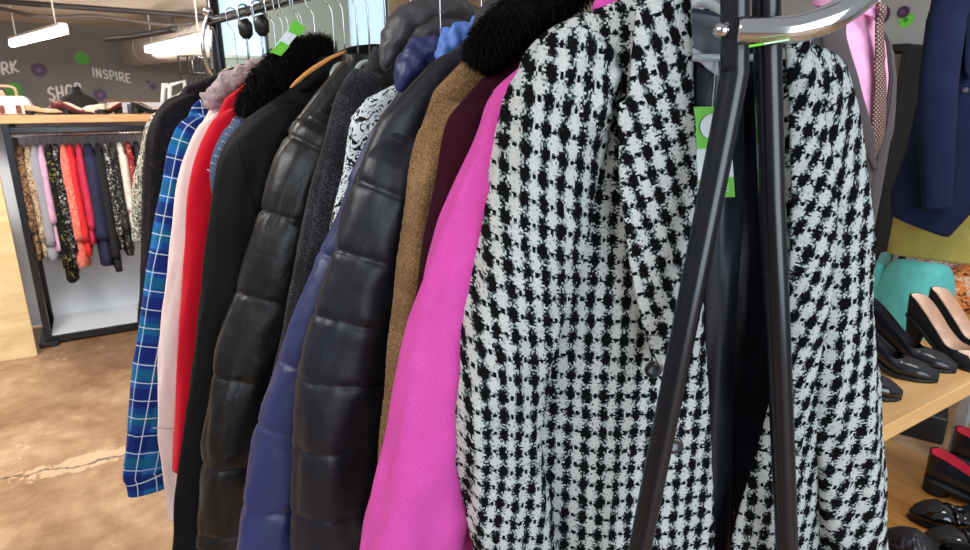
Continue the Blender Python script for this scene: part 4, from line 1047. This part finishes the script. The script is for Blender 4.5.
for yy in (.12,.30): MB().tube([(-.17,yy,2.185),(.1,yy,2.185),(.42,yy,2.185)],.008,10).build('face_out_arm',M_CHROME,r2)
for yy in (0,.62): MB().tube([(-.42,yy,.03),(-.17,yy,.03),(.12,yy,.03)],.016,12).build('foot',M_BLACKTUBE,r2)
#---------------------------------------------------------------- teal chair
M_TEAL=plain('teal upholstery',rgb(92,196,192),.6,0,.05,40,.15,300,.001,sheen=.2); 
cc=onT(914,300,2.75); a=math.atan2(cc.y,cc.x)
ch=empty('tub_chair',(cc.x,cc.y,0),a,'teal upholstered chair with a rounded back behind the honey table','chair')
# root x away from camera
def rbox(c,d,nm,mat,bev,seg=5,bend=0):
    bm=bmesh.new(); bmesh.ops.create_cube(bm,size=1)
    for v in bm.verts: v.co=Vector((v.co.x*d[0],v.co.y*d[1],v.co.z*d[2]))
    bmesh.ops.bevel(bm,geom=bm.edges[:],offset=bev,segments=seg,affect='EDGES',profile=.5)
    bm.verts.index_update(); mb=MB(); mb.add([v.co+Vector(c)+Vector((bend*(v.co.y/d[1]*2)**2,0,0)) for v in bm.verts],[[v.index for v in f.verts] for f in bm.faces]); bm.free(); return mb.build(nm,mat,ch)
def backshell():
    rows=[];N=40
    outl=[]
    hw=.150; zt=.815; z0=.20; rad=.10
    pts=[(-hw*.93,z0),(-hw*.98,.36)]
    for k in range(15):
        t=PI/2*k/14; pts.append((-hw*max(0,math.cos(t))**.42,.50+(zt-.50)*math.sin(t)**.75))
    L_=pts; R_=[(-x,z) for x,z in pts][::-1]
    ring=L_+R_[1:]
    mb=MB(); rings=[]
    for (k,off) in ((.0,-.035),(.6,-.035),(.9,-.030),(1.0,-.012),(1.0,.012),(.9,.030),(.6,.035),(0,.035)):
        rr=[]
        for (y,z) in ring:
            yy=y*k; zz=.5+(z-.5)*k if k<1 else z
            rr.append(Vector((off+.10*(yy/hw)**2*1.0+ (.5-zz)*(.10)*-1.0*.6, yy, zz)))
        rings.append(rr)
    mb.loft(rings,True,False); return mb
backshell().build('backrest',M_TEAL,ch)
rbox((.24,0,.40),(.40,.36,.11),'seat',M_TEAL,.04)
rbox((.20,0,.26),(.42,.33,.30),'base_upholstery',M_TEAL,.03)
rbox((.20,-.02,.065),(.44,.38,.13),'plinth',M_BLACKPL,.01)
rbox((.24,.15,.57),(.30,.05,.40),'armrest',M_TEAL,.022)
rbox((.24,-.13,.46),(.30,.05,.20),'armrest',M_TEAL,.022)
#---------------------------------------------------------------- brown side table with prints at the far right
tq_=onT(962,318,3.3); q=Vector((tq_.x+.3,tq_.y,0)); t_z=tq_.z
s2=empty('side_table',q,0,'brown wooden side table with a honey top behind the teal chair','table')
bx((q.x,q.y+.1,t_z-.02),(.95,.95,.035),'tabletop',M_TWOOD,s2,q,.003)
M_DKW=wood('dark brown wood',rgb(70,38,22),rgb(104,60,36),.5,(3,3,20))
bx((q.x,q.y+.1,(t_z-.04)/2),(.86,.86,t_z-.042),'cabinet',M_DKW,s2,q,.004)
M_ORPR=blotch('orange floral print',[(0,rgb(52,44,52)),(.43,rgb(230,140,74)),(.60,rgb(232,206,186))],16,2)
bc=onT(968,268,3.45); b=MB(); b.lathe([(0,0),(.16,0),(.19,.05),(.17,.14),(.10,.20),(0,.22)],(0,0,0),28)
for i,v in enumerate(b.v): b.v[i]=v*(1+.22*nz(v.x*9,v.y*9,v.z*9))
o=b.build('folded_scarf',M_ORPR); o.location=(bc.x,bc.y,t_z); info(o,'bundle of orange floral cloth on the far right side table','cloth')
M_PRN=blotch('dark floral print',[(0,rgb(40,40,52)),(.45,rgb(206,190,190)),(.57,rgb(150,70,60))],30,2)
bc=onT(948,262,3.9); b=MB(); b.lathe([(0,0),(.15,0),(.18,.08),(.15,.2),(.06,.28),(0,.29)],(0,0,0),28)
for i,v in enumerate(b.v): b.v[i]=v*(1+.22*nz(v.x*8+3,v.y*8,v.z*8))
o=b.build('folded_scarf',M_PRN); o.location=(bc.x,bc.y,t_z); info(o,'bundle of dark floral cloth behind the orange floral bundle','cloth')
bc=onT(958,293,3.05); b=MB(); b.lathe([(0,0),(.05,0),(.075,.02),(.08,.05),(.074,.05),(.07,.022),(.048,.006),(0,.006)],(0,0,0),32); gm=NT('olive glass'); gm.b.inputs['Base Color'].default_value=rgb(200,190,110); gm.b.inputs['Transmission Weight'].default_value=.6; gm.set(Roughness=.12)
o=b.build('glass_dish',gm.m); o.location=(bc.x,bc.y,t_z); info(o,'small olive glass dish on the far right side table','dish')
#---------------------------------------------------------------- black open cabinet against the right wall
XC=XR-.32
ca=onX(907,44,XC); yb=onX(866,44,XC).y
cab=empty('open_cabinet',(XC+.15,(ca.y+yb)/2,0),0,'black framed open cabinet standing against the right wall','cabinet'); q=Vector((XC+.15,(ca.y+yb)/2,0))
M_CABB=plain('black cabinet paint',rgb(7,7,8),.5); zt=ca.z; ym=(ca.y+yb)/2; wy=abs(ca.y-yb)
bx((XC+.28,ym,zt/2),(.03,wy,zt),'back_panel',plain('dark cabinet back',rgb(24,24,27),.7),cab,q)
for yy in (ca.y,yb): bx((XC+.15,yy,zt/2),(.30,.05,zt),'side_panel',M_CABB,cab,q,.003)
for zz in (.05,.55,1.05,onX(895,82,XC).z,zt): bx((XC+.15,ym,zz-.02),(.29,wy,.05),'shelf',M_CABB,cab,q,.003)
bh=zt-onX(895,82,XC).z-.06; o=MB().box((0,0,bh/2),(.2,wy*.7,bh),.01).build('storage_box',plain('grey brown box',rgb(112,106,106),.7)); o.location=(XC+.16,ym,onX(895,82,XC).z+.006); info(o,'grey brown storage box on the upper shelf of the black cabinet','box')
#---------------------------------------------------------------- things on the back shelf
ZT=ZS+.036
def on(px,dy=0.2): p=onY(px,112,YR+dy); return Vector((p.x,YR+dy,ZT))
def zat(px,py,dy=.2): return onY(px,py,YR+dy).z
M_WCLOTH=plain('white cloth',rgb(236,224,216),.8,0,.05,20,.3,40,.01)
def lump(name,label,cat,px0,px1,ytop,dy,mat,seed,dep=.12,amp=.2,prof=None,group=None):
    a=onY(px0,112,YR+dy);b_=onY(px1,112,YR+dy); w_=(b_.x-a.x)/2; h=zat((px0+px1)/2,ytop,dy)-ZT; mb=MB(); rings=[]
    prof=prof or [(0,.0),(.95,.0),(1,.15),(.95,.45),(.75,.75),(.4,.95),(0,1)]
    for r,z in prof: rings.append([Vector((w_*r*math.cos(2*PI*j/24),dep*r*math.sin(2*PI*j/24),h*z)) for j in range(24)])
    mb.loft(rings)
    for i,v in enumerate(mb.v): 
        k=1+amp*nz(v.x*14+seed,v.y*14,v.z*14); mb.v[i]=Vector((v.x*k,v.y*k,v.z*(k if v.z>.01 else 1)))
    o=mb.build(name,mat); o.location=((a.x+b_.x)/2,YR+dy,ZT); info(o,label,cat,group); return o
p=on(8,.22); bag=empty('tote_bag',p,0,'white boxy bag with brown patches at the left end of the shelf','bag')
hb=zat(8,96,.22)-ZT
mb=MB(); 
mb.loft([[Vector((x*s_,y*s_*.8,z)) for x,y in ((-.13,-.09),(.13,-.09),(.13,.09),(-.13,.09))] for z,s_ in ((0,1),(hb*.4,1.02),(hb*.8,.88),(hb,.72))]); mb.build('bag_body',M_WCLOTH,bag,bevel=.01)
MB().tube(spline([(-.06,-.04,hb-.005),(-.05,-.04,hb+.05),(.05,-.04,hb+.05),(.06,-.04,hb-.005)],6),.008,10).build('handle',plain('beige leather',rgb(206,170,140),.6),bag)
for xx in (-.02,.06): MB().box((xx,-.083,hb*.3),(.025,.01,.045),.004).build('patch',plain('brown patch',rgb(120,66,52),.7),bag)
lump('leather_pouch','small beige pointed pouch behind the white boxy bag','pouch',0,10,90,.36,plain('beige pouch',rgb(216,176,146),.6),3,.03)
# black torso form
p=on(80,.34); tf=empty('torso_form',p,0,'black half torso form standing on the back shelf','mannequin'); zt_=zat(80,88,.34)-ZT; wv=(onY(101,100,YR+.34).x-onY(60,100,YR+.34).x)/2
mb=MB(); rings=[]
for z,A,B in ((0,.88,.5),(.3,.95,.55),(.5,1.0,.5),(.64,.82,.45),(.76,.5,.34),(.84,.28,.24),(1,.24,.22)):
    rings.append([Vector((wv*A*math.copysign(abs(math.cos(t))**.8,math.cos(t)),wv*B*math.sin(t)*.9,zt_*z)) for t in [2*PI*j/28 for j in range(28)]])
mb.loft(rings); mb.build('torso',M_SUEDE,tf)
MB().lathe([(0,zt_),(wv*.24,zt_),(wv*.2,zt_+.008),(0,zt_+.01)],(0,0,0),20).build('neck_cap',M_BLACKTUBE,tf)
M_SAND=plain('tan sandal leather',rgb(226,176,128),.5); M_WINE=plain('wine red leather',rgb(112,44,48),.35); M_WHITESH=plain('cream shoe leather',rgb(238,216,196),.5)
def lshoe(name,label,px,dy,rz,mat,L_=.185,heel=.015,lin=None,cat='shoe'):
    p=on(px,dy); return shoe(name,label,(p.x-L_/2*math.cos(rz),p.y-L_/2*math.sin(rz),ZT+.0005),rz,L_,mat,lin or M_BEIGE,heel,.036,.66,.036,.005,M_SOLE,'shoes on the back shelf',1,True,toeh=.022)
lshoe('sandal','tan flat sandal on the back shelf right of the white bag',44,.10,.15,M_SAND)
lshoe('sandal','tan flat sandal behind the nearer tan sandal on the shelf',41,.24,.5,M_SAND)
lshoe('loafer','wine red shoe behind the tan sandals on the shelf',51,.34,2.6,M_WINE,heel=.04)
lshoe('loafer','wine red shoe in front of the black torso form, left one',69,.20,.4,M_WINE,heel=.03)
lshoe('loafer','wine red shoe in front of the black torso form, right one',79,.10,-.5,M_WINE,heel=.03)
lump('folded_scarf','white cloth bundled behind the wine red shoes','cloth',80,113,104,.28,M_WCLOTH,7,.10,.35,group=None)
lshoe('loafer','cream shoe with a dark sole in the middle of the shelf',93,.09,2.4,M_WHITESH,heel=.02)
lshoe('loafer','wine red shoe with a dark sole on the white cloth',108,.10,-2.6,M_WINE,heel=.03)
x_a=on(108,.40);x_b=on(168,.40); bd=empty('storage_box',((x_a.x+x_b.x)/2,YR+.40,ZT),0,'low pale grey box with a brown lid at the back of the shelf','box'); hb=zat(130,100,.40)-ZT
MB().box((0,0,hb/2-.006),(x_b.x-x_a.x,.08,hb-.012),.003).build('box_body',plain('pale grey box',rgb(196,196,202),.6),bd,False)
MB().box((0,0,hb-.006),(x_b.x-x_a.x+.02,.095,.014),.002).build('lid',plain('brown lid',rgb(104,70,52),.6),bd,False)
p=on(131,.22); h_=zat(131,104,.22)-ZT; o=MB().box((0,0,h_/2),(.035,.1,h_),.004).build('book',plain('dark navy cover',rgb(44,44,74),.5)); o.location=p; info(o,'dark navy upright book on the back shelf','book')
lump('hat','salmon orange cloth hat beside the navy book on the shelf','hat',133,140,106,.14,plain('salmon cloth',rgb(226,146,116),.8),5,.05)
lshoe('loafer','dark slate shoe beside the salmon hat on the shelf',148,.10,.2,M_LEATH,heel=.03)
lshoe('loafer','dark slate shoe behind the nearer slate shoe on the shelf',150,.26,.5,M_LEATH,heel=.03)
p=on(172,.22); ws=empty('metal_stand',p,0,'white angular metal stand at the right end of the back shelf','stand')
def wl(px,py,dy=.22): return onY(px,py,YR+dy)-p
for pts in ([(162,97+14),(164,84),(170,85)],[(170,85),(169,112)],[(164,87),(184,81),(187,112)]):
    MB().tube([wl(*z_) for z_ in pts],.014,12).build('bar',M_WHITEPL,ws)
MB().tube([wl(162,112),wl(175,112),wl(187,112)],.012,10).build('foot',M_WHITEPL,ws)
# black wire tower further back
ta=onT(178,56,6.4); tb_=onT(205,56,6.4); wt=empty('wire_tower',((ta.x+tb_.x)/2,(ta.y+tb_.y)/2,0),rzof(ta,tb_),'black wire grid tower standing behind the back shelf','wire rack'); W_=(tb_-ta).length
for zz in [ta.z-.17*k for k in range(10)]:
    for yy in (0,.3): MB().tube([(-W_/2,yy,zz),(0,yy,zz),(W_/2,yy,zz)],.007,8).build('wire_bar',M_BLACKTUBE,wt)
for xx in (-W_/2,-W_/6,W_/6,W_/2):
    for yy in (0,.3): MB().tube([(xx,yy,0),(xx,yy,ta.z/2),(xx,yy,ta.z)],.010,8).build('upright',M_BLACKTUBE,wt)
WORLD=.28; KEY=30; EXPO=0.30
#================================================================ camera, light
cam=bpy.data.cameras.new('camera'); co=bpy.data.objects.new('camera',cam); COL.objects.link(co)
cam.sensor_width=36; cam.lens=36*F/970; cam.clip_start=.05; cam.clip_end=100
co.location=EYE; co.rotation_euler=(PI/2-PITCH,0,-YAW); SC.camera=co
cam.dof.use_dof=True; cam.dof.focus_distance=1.05; cam.dof.aperture_fstop=9
w=bpy.data.worlds.new('world'); SC.world=w; w.use_nodes=True
w.node_tree.nodes['Background'].inputs[0].default_value=(.95,.97,1,1); w.node_tree.nodes['Background'].inputs[1].default_value=WORLD
def area(name,loc,target,size,power,col=(1,.98,.95)):
    l=bpy.data.lights.new(name,'AREA'); l.shape='RECTANGLE'; l.size=size[0]; l.size_y=size[1]; l.energy=power; l.color=col
    o=bpy.data.objects.new(name,l); COL.objects.link(o); o.location=loc
    o.rotation_euler=(Vector(target)-Vector(loc)).to_track_quat('-Z','Y').to_euler(); return o
def cr(x,y,z): a,b=c2r(x,y); return (a,b,z)
area('ceiling_lamp',cr(-1.5,-.2,2.55),cr(-.3,1.2,1.1),(1.6,.5),KEY,(1,.97,.94))  # added overhead fill on the near coats, no fixture behind it
area('window_daylight',cr(1.7,-1.6,1.45),cr(.4,1.0,1.0),(2.2,2.3),KEY*2.4,(.78,.90,1))  # added cool fill for bluish highlights on tubes and tweed, no window modelled
area('ceiling_lamp',cr(-2.0,1.9,2.5),cr(-2.4,3.4,.5),(1.2,.8),100,(1,.95,.88))  # added fill that brightens the back rack and its pale board
area('ceiling_lamp',cr(-3.4,4.5,2.4),cr(-3.6,6,0.6),(1.2,1.2),50,(1,.95,.9))  # added fill over the far left, no fixture modelled
area('ceiling_lamp',cr(1.9,1.5,2.55),cr(2.2,3.0,.8),(1.0,.6),20,(1,.98,.95))  # added fill lifting the right side of the shop
area('ceiling_lamp',cr(-2,6.5,2.4),cr(-5,9,1.2),(2,.5),70,(1,.95,.9))  # added fill aimed at the back wall, source unseen
v=SC.view_settings; v.view_transform='Standard'; v.look='None'; v.exposure=EXPO; v.gamma=1; v.use_curve_mapping=False

# small pieces belong to the part that carries them
SUBP={'bolt':'chrome_arm','strap':'upper','heel':'sole','print_line':'tag_card','round_mark':'green_band','collar_lining':'collar','hood_lining':'hood','stitching':'sleeve','seam':'sleeve','castor':'leg','hook_cover':'hook','button':'front_panel','patch':'bag_body','end_cap':'housing','neck_cap':'torso','window_frame':'window_sill'}
for o in [x for x in SC.objects if x.parent and x.type=='MESH']:
    base=o.name.split('.')[0]
    if base not in SUBP or o.parent.type!='EMPTY': continue
    sib=[c for c in o.parent.children if c.name.split('.')[0]==SUBP[base] and c.type=='MESH']
    if not sib: continue
    if len(sib)>1:
        def cen(q): return sum((v.co for v in q.data.vertices),Vector())/max(1,len(q.data.vertices))
        c0=cen(o); sib.sort(key=lambda q:min((v.co-c0).length for v in q.data.vertices))
    o.parent=sib[0]
